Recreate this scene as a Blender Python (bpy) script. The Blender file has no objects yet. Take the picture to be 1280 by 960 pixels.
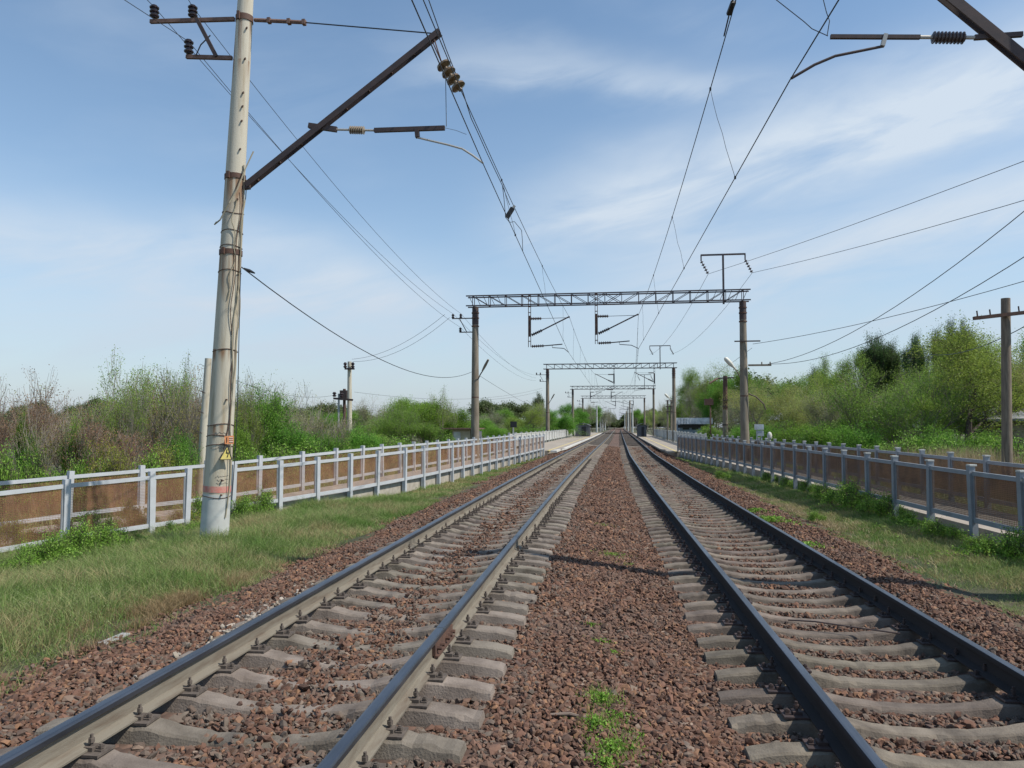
import bpy, math, random
import numpy as np
from mathutils import Vector, Matrix, noise as mnoise
PI = math.pi
S = bpy.context.scene
COL = S.collection
R = math.radians

# ------------------------------------------------------------------ camera
F = 961.0; PITCH = math.atan(52/F); YAW = R(7.868); CZ = 1.625
cd = bpy.data.cameras.new('camera'); cam = bpy.data.objects.new('camera', cd); COL.objects.link(cam)
cam.location = (0, 0, CZ); cam.rotation_euler = (PI/2+PITCH, 0, YAW)
cd.sensor_width = 36; cd.lens = F/1280*36; cd.clip_start = .05; cd.clip_end = 3000
S.camera = cam

# ------------------------------------------------------------------ light
SUN_EL = R(52)
SUN_DIR = Vector((6.1, -1.0, 0)).normalized()            # horizontal direction towards the sun
W = bpy.data.worlds.new('World'); S.world = W; W.use_nodes = True
nt = W.node_tree; nt.nodes.clear()
def wn(t, **k):
    n = nt.nodes.new(t)
    for a, b in k.items(): setattr(n, a, b)
    return n
def wl(a, b): nt.links.new(a, b)
sky = wn('ShaderNodeTexSky', sky_type='NISHITA'); sky.sun_disc = False
sky.sun_elevation = SUN_EL; sky.sun_rotation = math.atan2(SUN_DIR.x, SUN_DIR.y)
sky.air_density = 1.0; sky.dust_density = .35; sky.ozone_density = .9; sky.altitude = 300
def wmath(op, a, b=None, c=None):
    n = wn('ShaderNodeMath', operation=op)
    for i, v in enumerate((a, b, c)):
        if v is None: continue
        if isinstance(v, (int, float)): n.inputs[i].default_value = v
        else: wl(v, n.inputs[i])
    return n.outputs[0]
tc = wn('ShaderNodeTexCoord'); sep = wn('ShaderNodeSeparateXYZ'); wl(tc.outputs['Generated'], sep.inputs[0])
dx, dy, dz = sep.outputs
az = wmath('ARCTAN2', dx, dy)                                # 0 along the track, + to the right
hyp = wmath('SQRT', wmath('ADD', wmath('MULTIPLY', dx, dx), wmath('MULTIPLY', dy, dy)))
el = wmath('ARCTAN2', dz, hyp)
cmb = wn('ShaderNodeCombineXYZ'); wl(az, cmb.inputs[0]); wl(el, cmb.inputs[1])
mp0 = wn('ShaderNodeMapping'); wl(cmb.outputs[0], mp0.inputs[0]); mp0.inputs['Rotation'].default_value = (0, 0, R(-12))
mp = wn('ShaderNodeMapping'); wl(mp0.outputs[0], mp.inputs[0]); mp.inputs['Scale'].default_value = (1.5, 6.5, 1)
n1 = wn('ShaderNodeTexNoise'); wl(mp.outputs[0], n1.inputs['Vector']); n1.inputs['Scale'].default_value = 2.2; n1.inputs['Detail'].default_value = 10; n1.inputs['Roughness'].default_value = .57; n1.inputs['Distortion'].default_value = .55
mp2 = wn('ShaderNodeMapping'); wl(cmb.outputs[0], mp2.inputs[0]); mp2.inputs['Scale'].default_value = (1.2, 3, 1)
n2 = wn('ShaderNodeTexNoise'); wl(mp2.outputs[0], n2.inputs['Vector']); n2.inputs['Scale'].default_value = 2.0; n2.inputs['Detail'].default_value = 5
wob = wmath('ADD', wmath('MULTIPLY', wmath('SUBTRACT', n2.outputs[0], .5), .14), wmath('MULTIPLY', wmath('SUBTRACT', n1.outputs[0], .5), .07))
def band(a0, e0, slope, width, gain, amin, amax, soft=.12):
    # a long cloud bank lying along a line of azimuth / elevation
    line = wmath('ADD', wmath('MULTIPLY', wmath('SUBTRACT', az, a0), slope), e0)
    d = wmath('DIVIDE', wmath('ADD', wmath('SUBTRACT', el, line), wob), width)
    g = wmath('POWER', 2.718, wmath('MULTIPLY', wmath('MULTIPLY', d, d), -1))
    def sm(v, lo, hi):
        m = wn('ShaderNodeMapRange', interpolation_type='SMOOTHSTEP'); wl(v, m.inputs[0])
        m.inputs[1].default_value = lo; m.inputs[2].default_value = hi; return m.outputs[0]
    g = wmath('MULTIPLY', g, sm(az, amin-soft, amin+soft))
    g = wmath('MULTIPLY', g, wmath('SUBTRACT', 1, sm(az, amax-soft, amax+soft)))
    return wmath('MULTIPLY', g, gain)
bands = [band(0, R(16.4), .19, R(3.2), 1.2, -.10, 1.4, .14),      # the broad bank rising to the right
         band(.2, R(11.5), .12, R(2.6), 1.0, .02, 1.4),
         band(0, R(24.6), -.13, R(1.5), .55, -.22, .2, .12),     # thin streak above the left track
         band(-.5, R(11.2), -.07, R(2.2), .85, -1.4, -.25),        # bank low on the left
         band(-.5, R(7), .0, R(3.2), .5, -1.5, 1.5)]
tot = bands[0]
for b in bands[1:]: tot = wmath('ADD', tot, b)
mr = wn('ShaderNodeMapRange'); wl(n1.outputs[0], mr.inputs[0]); mr.inputs[1].default_value = .34; mr.inputs[2].default_value = .66
mod = wmath('ADD', wmath('MULTIPLY', mr.outputs[0], .7), .3)
m2 = wn('ShaderNodeMapRange'); wl(n2.outputs[0], m2.inputs[0]); m2.inputs[1].default_value = .45; m2.inputs[2].default_value = .8; m2.inputs[4].default_value = .30
cover = wmath('MINIMUM', wmath('ADD', wmath('MULTIPLY', tot, mod), wmath('MULTIPLY', m2.outputs[0], mr.outputs[0])), .85)
mix = wn('ShaderNodeMixRGB'); tint = wn('ShaderNodeMixRGB', blend_type='MULTIPLY'); tint.inputs[0].default_value = 1; wl(sky.outputs[0], tint.inputs[1]); tint.inputs[2].default_value = (.92, 1.01, 1.0, 1)
wl(cover, mix.inputs[0]); wl(tint.outputs[0], mix.inputs[1]); mix.inputs[2].default_value = (4.5, 5.05, 5.6, 1)
hz = wmath('MULTIPLY', wmath('POWER', 2.718, wmath('MULTIPLY', wmath('MAXIMUM', el, 0), -6.5)), .96)
mixh = wn('ShaderNodeMixRGB'); wl(hz, mixh.inputs[0]); wl(mix.outputs[0], mixh.inputs[1]); mixh.inputs[2].default_value = (2.8, 3.15, 3.85, 1)
bg = wn('ShaderNodeBackground'); wl(mixh.outputs[0], bg.inputs[0]); bg.inputs[1].default_value = .122
wo = wn('ShaderNodeOutputWorld'); wl(bg.outputs[0], wo.inputs[0])
sd = bpy.data.lights.new('sun', 'SUN'); sun = bpy.data.objects.new('sun', sd); COL.objects.link(sun)
sd.energy = 3.7; sd.angle = R(.53); sd.color = (1, .945, .86)
sv = Vector((SUN_DIR.x*math.cos(SUN_EL), SUN_DIR.y*math.cos(SUN_EL), math.sin(SUN_EL)))
sun.rotation_euler = sv.to_track_quat('Z', 'Y').to_euler(); sun.location = (30, -10, 60)
S.view_settings.view_transform = 'Standard'; S.view_settings.look = 'None'
S.view_settings.exposure = 0.42; S.view_settings.gamma = 1
S.cycles.max_bounces = 6; S.cycles.transparent_max_bounces = 12

# ------------------------------------------------------------------ pixel of the photo -> point of the world (surveying helper)
_Fw = Vector((-math.sin(YAW), math.cos(YAW), 0)); _Rt = Vector((math.cos(YAW), math.sin(YAW), 0))
def ray(x, y):
    a, b = (x-640)/F, (480-y)/F
    return _Rt*a + _Fw*(math.cos(PITCH)-b*math.sin(PITCH)) + Vector((0, 0, b*math.cos(PITCH)+math.sin(PITCH)))
def onY(x, y, Y):
    r = ray(x, y); return Vector((0, 0, CZ)) + r*(Y/r.y)
def onz(x, y, z):
    r = ray(x, y); return Vector((0, 0, CZ)) + r*((z-CZ)/r.z)

# ------------------------------------------------------------------ materials
MATS = {}
def mat(name, col, rough=.8, metal=0, noise=None, bump=None, col2=None, island=None, transl=0, spec=None, alpha=None, fac_range=(.35, .65), obj_rand=0, stretch=None, detail=6, world=False):
    m = bpy.data.materials.new(name); m.use_nodes = True; MATS[name] = m
    t = m.node_tree; t.nodes.clear()
    N = lambda k: t.nodes.new(k)
    L = lambda a, b: t.links.new(a, b)
    out = N('ShaderNodeOutputMaterial'); p = N('ShaderNodeBsdfPrincipled')
    p.inputs['Roughness'].default_value = rough; p.inputs['Metallic'].default_value = metal
    if spec is not None: p.inputs['Specular IOR Level'].default_value = spec
    tcn = N('ShaderNodeTexCoord'); src = tcn.outputs['Object']
    if world: gw = N('ShaderNodeNewGeometry'); src = gw.outputs['Position']
    if stretch:
        mm = N('ShaderNodeMapping'); L(src, mm.inputs[0]); mm.inputs['Scale'].default_value = stretch; src = mm.outputs[0]
    c = None
    rgb = N('ShaderNodeRGB'); rgb.outputs[0].default_value = (*col, 1); c = rgb.outputs[0]
    if island:
        g = N('ShaderNodeNewGeometry'); cr = N('ShaderNodeValToRGB'); L(g.outputs['Random Per Island'], cr.inputs[0])
        els = cr.color_ramp.elements
        n = len(island)
        for i, cc in enumerate(island):
            e = els[i] if i < 2 else els.new(.5)
            e.position = i/(n-1) if n > 1 else 0
        for i, cc in enumerate(island):
            els[i].position = i/(n-1); els[i].color = (*cc, 1)
        c = cr.outputs[0]
    if noise and col2:
        nn = N('ShaderNodeTexNoise'); L(src, nn.inputs['Vector']); nn.inputs['Scale'].default_value = noise; nn.inputs['Detail'].default_value = detail; nn.inputs['Roughness'].default_value = .6
        mrn = N('ShaderNodeMapRange'); L(nn.outputs[0], mrn.inputs[0]); mrn.inputs[1].default_value = fac_range[0]; mrn.inputs[2].default_value = fac_range[1]
        mx = N('ShaderNodeMixRGB'); L(mrn.outputs[0], mx.inputs[0]); L(c, mx.inputs[1]); mx.inputs[2].default_value = (*col2, 1); c = mx.outputs[0]
    if obj_rand:
        oi = N('ShaderNodeObjectInfo'); hs = N('ShaderNodeHueSaturation'); mr1 = N('ShaderNodeMapRange'); L(oi.outputs['Random'], mr1.inputs[0])
        mr1.inputs[3].default_value = 1-obj_rand; mr1.inputs[4].default_value = 1+obj_rand; L(mr1.outputs[0], hs.inputs['Value'])
        mr2 = N('ShaderNodeMapRange'); mu = N('ShaderNodeMath'); mu.operation = 'FRACT'; mu2 = N('ShaderNodeMath'); mu2.operation = 'MULTIPLY'; mu2.inputs[1].default_value = 7.3
        L(oi.outputs['Random'], mu2.inputs[0]); L(mu2.outputs[0], mu.inputs[0]); L(mu.outputs[0], mr2.inputs[0]); mr2.inputs[3].default_value = .5-.018; mr2.inputs[4].default_value = .5+.018
        L(mr2.outputs[0], hs.inputs['Hue']); L(c, hs.inputs['Color']); c = hs.outputs[0]
    L(c, p.inputs['Base Color'])
    if bump:
        bn = N('ShaderNodeTexNoise'); L(src, bn.inputs['Vector']); bn.inputs['Scale'].default_value = bump[0]; bn.inputs['Detail'].default_value = 5
        b = N('ShaderNodeBump'); b.inputs['Strength'].default_value = bump[1]; b.inputs['Distance'].default_value = bump[2] if len(bump) > 2 else .01
        L(bn.outputs[0], b.inputs['Height']); L(b.outputs[0], p.inputs['Normal'])
    sh = p.outputs[0]
    if transl:
        tr = N('ShaderNodeBsdfTranslucent'); L(c, tr.inputs[0]); ms = N('ShaderNodeMixShader'); ms.inputs[0].default_value = transl; L(sh, ms.inputs[1]); L(tr.outputs[0], ms.inputs[2]); sh = ms.outputs[0]
    if alpha is not None:
        tp = N('ShaderNodeBsdfTransparent'); ms = N('ShaderNodeMixShader'); ms.inputs[0].default_value = alpha; L(tp.outputs[0], ms.inputs[1]); L(sh, ms.inputs[2]); sh = ms.outputs[0]
    L(sh, out.inputs[0]); m['p'] = 1
    return m

M = {}
M['conc_mast'] = mat('pole_concrete', (.50, .46, .365), .85, noise=2.2, col2=(.33, .265, .17), fac_range=(.47, .72), detail=9, bump=(40, .25, .01), stretch=(3.5, 3.5, .3))
M['conc_mast_rust'] = mat('rust_streaked_pole_concrete', (.50, .46, .365), .85, noise=2.2, col2=(.33, .265, .17), fac_range=(.47, .72), detail=9, bump=(40, .35, .012), stretch=(3.5, 3.5, .3))
M['conc_post'] = mat('weathered_concrete', (.25, .215, .165), .9, noise=3, col2=(.155, .125, .09), bump=(40, .3, .01), stretch=(2, 2, .4))
M['sleeper'] = mat('sleeper_concrete', (.215, .18, .145), .92, noise=3.5, col2=(.11, .088, .068), bump=(70, .7, .008), obj_rand=.2, world=True, fac_range=(.4, .68), detail=9)
M['sleeper_r'] = mat('stained_sleeper_concrete', (.19, .155, .12), .92, noise=3.5, col2=(.085, .067, .052), bump=(70, .7, .008), obj_rand=.2, world=True, fac_range=(.38, .66), detail=9)
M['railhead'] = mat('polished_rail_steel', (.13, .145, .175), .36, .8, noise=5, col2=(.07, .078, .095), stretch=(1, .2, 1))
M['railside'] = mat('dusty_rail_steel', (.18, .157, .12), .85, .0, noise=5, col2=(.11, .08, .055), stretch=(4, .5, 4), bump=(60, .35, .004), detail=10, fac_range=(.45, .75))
M['railside_shade'] = mat('shade_darkened_rail_steel', (.045, .04, .04), .85, .0, spec=.1, noise=4, col2=(.04, .036, .034), stretch=(3, .4, 3))  # near-black colour carries the shade on rail sides turned from the sun
M['rust'] = mat('rusty_steel', (.075, .042, .032), .75, .1, noise=10, col2=(.12, .062, .04))
M['dusty_iron'] = mat('dusty_iron', (.13, .105, .085), .9, 0, noise=30, col2=(.07, .055, .045))
M['rust_l'] = mat('pale_rusty_steel', (.20, .12, .09), .8, 0, noise=12, col2=(.12, .065, .045))
M['rust_d'] = mat('dark_brown_steel', (.05, .036, .034), .65, .1, noise=8, col2=(.08, .05, .042))
M['blue_steel'] = mat('weathered_gantry_steel', (.05, .055, .07), .7, .1, noise=2.0, col2=(.085, .055, .05))
M['wire'] = mat('wire_metal', (.03, .032, .036), .6, .2)
M['grey_wire'] = mat('aged_cable_rubber', (.33, .29, .2), .85)
M['wire_far'] = mat('aluminium_cable', (.10, .105, .11), .6, .2)
M['pale_tube'] = mat('galvanised_tube', (.42, .40, .36), .5, .3)
M['ins_dark'] = mat('dark_glazed_porcelain', (.03, .017, .02), .25)
M['ins_brown'] = mat('brown_glazed_porcelain', (.19, .13, .07), .22, noise=20, col2=(.10, .065, .035))
M['ins_tan'] = mat('tan_porcelain', (.26, .21, .15), .4)
M['ins_grey'] = mat('grey_brown_porcelain', (.08, .062, .058), .35)
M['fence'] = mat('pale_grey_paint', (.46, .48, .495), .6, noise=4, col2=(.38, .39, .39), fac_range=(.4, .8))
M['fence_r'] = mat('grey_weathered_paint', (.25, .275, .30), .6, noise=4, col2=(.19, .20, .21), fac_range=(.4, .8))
M['cap'] = mat('bare_fence_cap_concrete', (.5, .5, .46), .8)
M['kerb'] = mat('walkway_kerb_concrete', (.42, .38, .32), .9, noise=5, col2=(.3, .27, .22), bump=(30, .3, .01))
M['walk'] = mat('walkway_concrete', (.36, .32, .27), .9, noise=1.5, col2=(.28, .24, .20), bump=(30, .2, .01))
M['plat'] = mat('platform_paving', (.36, .31, .25), .9, noise=.8, col2=(.27, .23, .185))
M['yellow'] = mat('yellow_line_paint', (.62, .48, .16), .8, noise=3, col2=(.42, .36, .22))
M['white'] = mat('whitewash_paint', (.68, .67, .63), .8, noise=3, col2=(.48, .46, .41))
M['limewash'] = mat('pale_lime_paint', (.52, .53, .50), .85, noise=3, col2=(.40, .40, .37))
M['redpaint'] = mat('faded_red_paint', (.55, .16, .13), .8, noise=14, col2=(.5, .3, .24))
M['scrawl'] = mat('faded_pen_scrawl', (.22, .19, .16), .9)
M['orange'] = mat('orange_enamel', (.68, .28, .11), .5, noise=25, col2=(.5, .18, .07))
M['signyellow'] = mat('yellow_enamel', (.75, .62, .16), .5, noise=25, col2=(.55, .45, .15))
M['black'] = mat('black_paint', (.018, .018, .02), .6)
M['dark'] = mat('dark_grey_sheet', (.12, .125, .135), .6, noise=3, col2=(.11, .11, .12))
M['galv'] = mat('galvanised_sheet', (.66, .70, .74), .45, .3, noise=2, col2=(.34, .36, .39))
M['bluewall'] = mat('blue_grey_wall_paint', (.20, .27, .33), .8, noise=3, col2=(.15, .19, .23))
M['cream'] = mat('cream_wall_paint', (.52, .44, .30), .85, noise=3, col2=(.4, .33, .22))
M['glass'] = mat('window_glass', (.03, .035, .04), .1)
M['slate'] = mat('grey_slate_roof', (.40, .39, .37), .85, noise=3, col2=(.30, .29, .27))
M['wood'] = mat('grey_weathered_wood', (.24, .19, .14), .9, noise=6, col2=(.13, .10, .075), stretch=(4, 4, .35), bump=(30, .5, .01))
M['plankwood'] = mat('dark_tarred_planks', (.07, .05, .04), .9, noise=6, col2=(.11, .08, .06))
M['lampwhite'] = mat('lamp_housing', (.62, .60, .52), .5)
M['bark'] = mat('brown_bark', (.10, .078, .06), .95, noise=10, col2=(.055, .042, .034))
M['bark_g'] = mat('grey_bark', (.22, .185, .155), .95, noise=10, col2=(.13, .105, .085))
M['twig'] = mat('bare_twigs', (.25, .19, .15), .95, noise=3, col2=(.17, .125, .095))
M['twig_g'] = mat('grey_bare_twigs', (.27, .235, .20), .95, noise=3, col2=(.19, .16, .13))
def leaf(name, cols, transl=.48, rand=.2): return mat(name, cols[0], .55, island=cols, transl=transl, obj_rand=rand, spec=.3)
M['lf_spring'] = leaf('spring_leaves', [(0.130, 0.227, 0.031), (0.208, 0.326, 0.050), (0.276, 0.399, 0.069), (0.345, 0.454, 0.098)])
M['lf_pale'] = leaf('pale_new_leaves', [(0.242, 0.308, 0.078), (0.345, 0.417, 0.112), (0.450, 0.508, 0.154), (0.380, 0.381, 0.140)])
M['lf_green'] = leaf('green_leaves', [(0.086, 0.201, 0.025), (0.138, 0.291, 0.035), (0.208, 0.381, 0.050), (0.258, 0.417, 0.069)])
M['lf_dark'] = leaf('dark_leaves', [(0.041, 0.087, 0.026), (0.065, 0.123, 0.036), (0.087, 0.160, 0.043), (0.109, 0.174, 0.051)])
M['lf_grey'] = leaf('grey_green_leaves', [(0.190, 0.237, 0.106), (0.276, 0.326, 0.140), (0.345, 0.381, 0.183), (0.414, 0.399, 0.224)])
M['lf_rust'] = leaf('dry_brown_leaves', [(0.232, 0.131, 0.072), (0.348, 0.203, 0.116), (0.435, 0.261, 0.160), (0.362, 0.290, 0.174)])
M['lf_olive'] = leaf('olive_budding_leaves', [(0.173, 0.181, 0.050), (0.258, 0.262, 0.069), (0.328, 0.326, 0.098), (0.345, 0.291, 0.127)])
M['lf_weed'] = leaf('weed_leaves', [(0.101, 0.223, 0.026), (0.168, 0.326, 0.037), (0.250, 0.428, 0.062), (0.318, 0.479, 0.087)], .35, 0)
M['lf_ochre'] = leaf('yellow_green_leaves', [(0.248, 0.270, 0.037), (0.351, 0.366, 0.057), (0.390, 0.430, 0.076)], .4)
M['reed'] = leaf('dry_reed_straw', [(.30, .23, .12), (.40, .31, .17), (.46, .38, .24)], .25, 0)

def grass_mat():
    m = bpy.data.materials.new('meadow_grass'); m.use_nodes = True; t = m.node_tree; t.nodes.clear()
    N = lambda k: t.nodes.new(k); L = lambda a, b: t.links.new(a, b)
    g = N('ShaderNodeNewGeometry'); n = N('ShaderNodeTexNoise'); n.inputs['Scale'].default_value = 1.1; n.inputs['Detail'].default_value = 6
    L(g.outputs['Position'], n.inputs['Vector'])
    a = N('ShaderNodeMath'); a.operation = 'MULTIPLY_ADD'; L(g.outputs['Random Per Island'], a.inputs[0]); a.inputs[1].default_value = .46; 
    s = N('ShaderNodeMapRange'); L(n.outputs[0], s.inputs[0]); s.inputs[1].default_value = .3; s.inputs[2].default_value = .7; s.inputs[4].default_value = .60
    L(s.outputs[0], a.inputs[2])
    cr = N('ShaderNodeValToRGB'); L(a.outputs[0], cr.inputs[0]); e = cr.color_ramp.elements
    cols = [(0, (.09, .19, .03)), (.3, (.16, .26, .055)), (.5, (.23, .30, .10)), (.72, (.35, .32, .15)), (1, (.50, .36, .2))]
    e[0].position = 0; e[1].position = 1
    for k in cols[1:-1]: e.new(k[0])
    for i, k in enumerate(cols): e[i].color = (*k[1], 1)
    p = N('ShaderNodeBsdfPrincipled'); L(cr.outputs[0], p.inputs['Base Color']); p.inputs['Roughness'].default_value = .6; p.inputs['Specular IOR Level'].default_value = .3
    tr = N('ShaderNodeBsdfTranslucent'); L(cr.outputs[0], tr.inputs[0]); ms = N('ShaderNodeMixShader'); ms.inputs[0].default_value = .35
    L(p.outputs[0], ms.inputs[1]); L(tr.outputs[0], ms.inputs[2]); o = N('ShaderNodeOutputMaterial'); L(ms.outputs[0], o.inputs[0]); return m
M['grass'] = grass_mat()

def panel_mat(name, col, col2, base, amp):
    # expanded-metal sheet: a fine grid of open holes
    m = bpy.data.materials.new(name); m.use_nodes = True; t = m.node_tree; t.nodes.clear()
    N = lambda k: t.nodes.new(k); L = lambda a, b: t.links.new(a, b)
    g = N('ShaderNodeNewGeometry'); n = N('ShaderNodeTexNoise'); n.inputs['Scale'].default_value = 2.6; n.inputs['Detail'].default_value = 8; L(g.outputs['Position'], n.inputs['Vector'])
    nr = N('ShaderNodeMapRange'); L(n.outputs[0], nr.inputs[0]); nr.inputs[1].default_value = .35; nr.inputs[2].default_value = .65
    mx = N('ShaderNodeMixRGB'); L(nr.outputs[0], mx.inputs[0]); mx.inputs[1].default_value = (*col, 1); mx.inputs[2].default_value = (*col2, 1)
    p = N('ShaderNodeBsdfPrincipled'); L(mx.outputs[0], p.inputs['Base Color']); p.inputs['Roughness'].default_value = .8
    sx = N('ShaderNodeSeparateXYZ'); L(g.outputs['Position'], sx.inputs[0])
    def mth(op, a, b=None):
        k = N('ShaderNodeMath'); k.operation = op
        for i, v in enumerate((a, b)):
            if v is None: continue
            if isinstance(v, (int, float)): k.inputs[i].default_value = v
            else: L(v, k.inputs[i])
        return k.outputs[0]
    hor = mth('ADD', sx.outputs[0], mth('MULTIPLY', sx.outputs[1], .8))
    s1 = mth('SINE', mth('MULTIPLY', mth('ADD', hor, mth('MULTIPLY', sx.outputs[2], 1.0)), 2*PI/.062))
    s2 = mth('SINE', mth('MULTIPLY', mth('SUBTRACT', hor, mth('MULTIPLY', sx.outputs[2], 1.0)), 2*PI/.062))
    al = mth('ADD', mth('MULTIPLY', mth('MULTIPLY', s1, s2), amp), base)
    al = mth('MINIMUM', mth('MAXIMUM', al, 0), 1)
    tp = N('ShaderNodeBsdfTransparent'); ms = N('ShaderNodeMixShader'); L(al, ms.inputs[0]); L(tp.outputs[0], ms.inputs[1]); L(p.outputs[0], ms.inputs[2])
    o = N('ShaderNodeOutputMaterial'); L(ms.outputs[0], o.inputs[0]); return m
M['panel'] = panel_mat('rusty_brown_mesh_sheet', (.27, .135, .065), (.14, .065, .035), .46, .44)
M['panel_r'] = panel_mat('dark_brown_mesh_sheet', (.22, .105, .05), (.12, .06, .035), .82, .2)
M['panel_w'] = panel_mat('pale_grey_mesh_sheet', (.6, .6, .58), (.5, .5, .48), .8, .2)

def rust_runs(m, zbands, zfoot):
    t = m.node_tree; N = lambda k: t.nodes.new(k); L = lambda a, b: t.links.new(a, b)
    p = [n for n in t.nodes if n.type == 'BSDF_PRINCIPLED'][0]; src = p.inputs['Base Color'].links[0].from_socket
    tcn = N('ShaderNodeTexCoord'); sx = N('ShaderNodeSeparateXYZ'); L(tcn.outputs['Object'], sx.inputs[0])
    mp_ = N('ShaderNodeMapping'); L(tcn.outputs['Object'], mp_.inputs[0]); mp_.inputs['Scale'].default_value = (9, 9, .5)
    nn = N('ShaderNodeTexNoise'); L(mp_.outputs[0], nn.inputs['Vector']); nn.inputs['Scale'].default_value = 1.0; nn.inputs['Detail'].default_value = 6
    def mth(op, a, b=None):
        k = N('ShaderNodeMath'); k.operation = op
        for i, v in enumerate((a, b)):
            if v is None: continue
            if isinstance(v, (int, float)): k.inputs[i].default_value = v
            else: L(v, k.inputs[i])
        return k.outputs[0]
    tot = None
    for z, ln in zbands:
        mr = N('ShaderNodeMapRange'); L(sx.outputs[2], mr.inputs[0]); mr.inputs[1].default_value = z-ln; mr.inputs[2].default_value = z; below = mth('LESS_THAN', sx.outputs[2], z)
        v = mth('MULTIPLY', mr.outputs[0], below); tot = v if tot is None else mth('MAXIMUM', tot, v)
    f = mth('MULTIPLY', tot, mth('MULTIPLY', mth('MAXIMUM', mth('SUBTRACT', nn.outputs[0], .44), 0), 7.0)); f = mth('MINIMUM', f, .8)
    mx = N('ShaderNodeMixRGB'); L(f, mx.inputs[0]); L(src, mx.inputs[1]); mx.inputs[2].default_value = (.21, .10, .04, 1)
    L(mx.outputs[0], p.inputs['Base Color'])
# ------------------------------------------------------------------ builders
ORG = {}
def link(o): COL.objects.link(o); return o
def tag(o, label=None, cat=None, group=None, kind=None):
    if label: o['label'] = label
    if cat: o['category'] = cat
    if group: o['group'] = group
    if kind: o['kind'] = kind
    return o
def thing(name, label, cat, loc=(0, 0, 0), group=None):
    o = bpy.data.objects.new(name, None); link(o); o.location = loc; o.empty_display_size = .3
    tag(o, label, cat, group); ORG[o.name] = Vector(loc); return o
def npmesh(name, V, Fq, mats, midx=None, smooth=False):
    me = bpy.data.meshes.new(name)
    V = np.asarray(V, dtype=np.float32).reshape(-1, 3)
    me.vertices.add(len(V)); me.vertices.foreach_set('co', V.ravel())
    if isinstance(Fq, np.ndarray):
        k = Fq.shape[1]; n = len(Fq); tot = np.full(n, k, dtype=np.int32); flat = Fq.astype(np.int32).ravel()
    else:
        n = len(Fq); tot = np.array([len(f) for f in Fq], dtype=np.int32); flat = np.array([i for f in Fq for i in f], dtype=np.int32)
    start = np.concatenate(([0], np.cumsum(tot)[:-1])).astype(np.int32)
    me.loops.add(len(flat)); me.loops.foreach_set('vertex_index', flat)
    me.polygons.add(n); me.polygons.foreach_set('loop_start', start); me.polygons.foreach_set('loop_total', tot)
    if midx is not None: me.polygons.foreach_set('material_index', np.asarray(midx, dtype=np.int32))
    me.polygons.foreach_set('use_smooth', np.full(n, smooth, dtype=bool))
    for m in (mats if isinstance(mats, (list, tuple)) else [mats]): me.materials.append(m)
    me.update(calc_edges=True); me.validate(); return me
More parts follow.
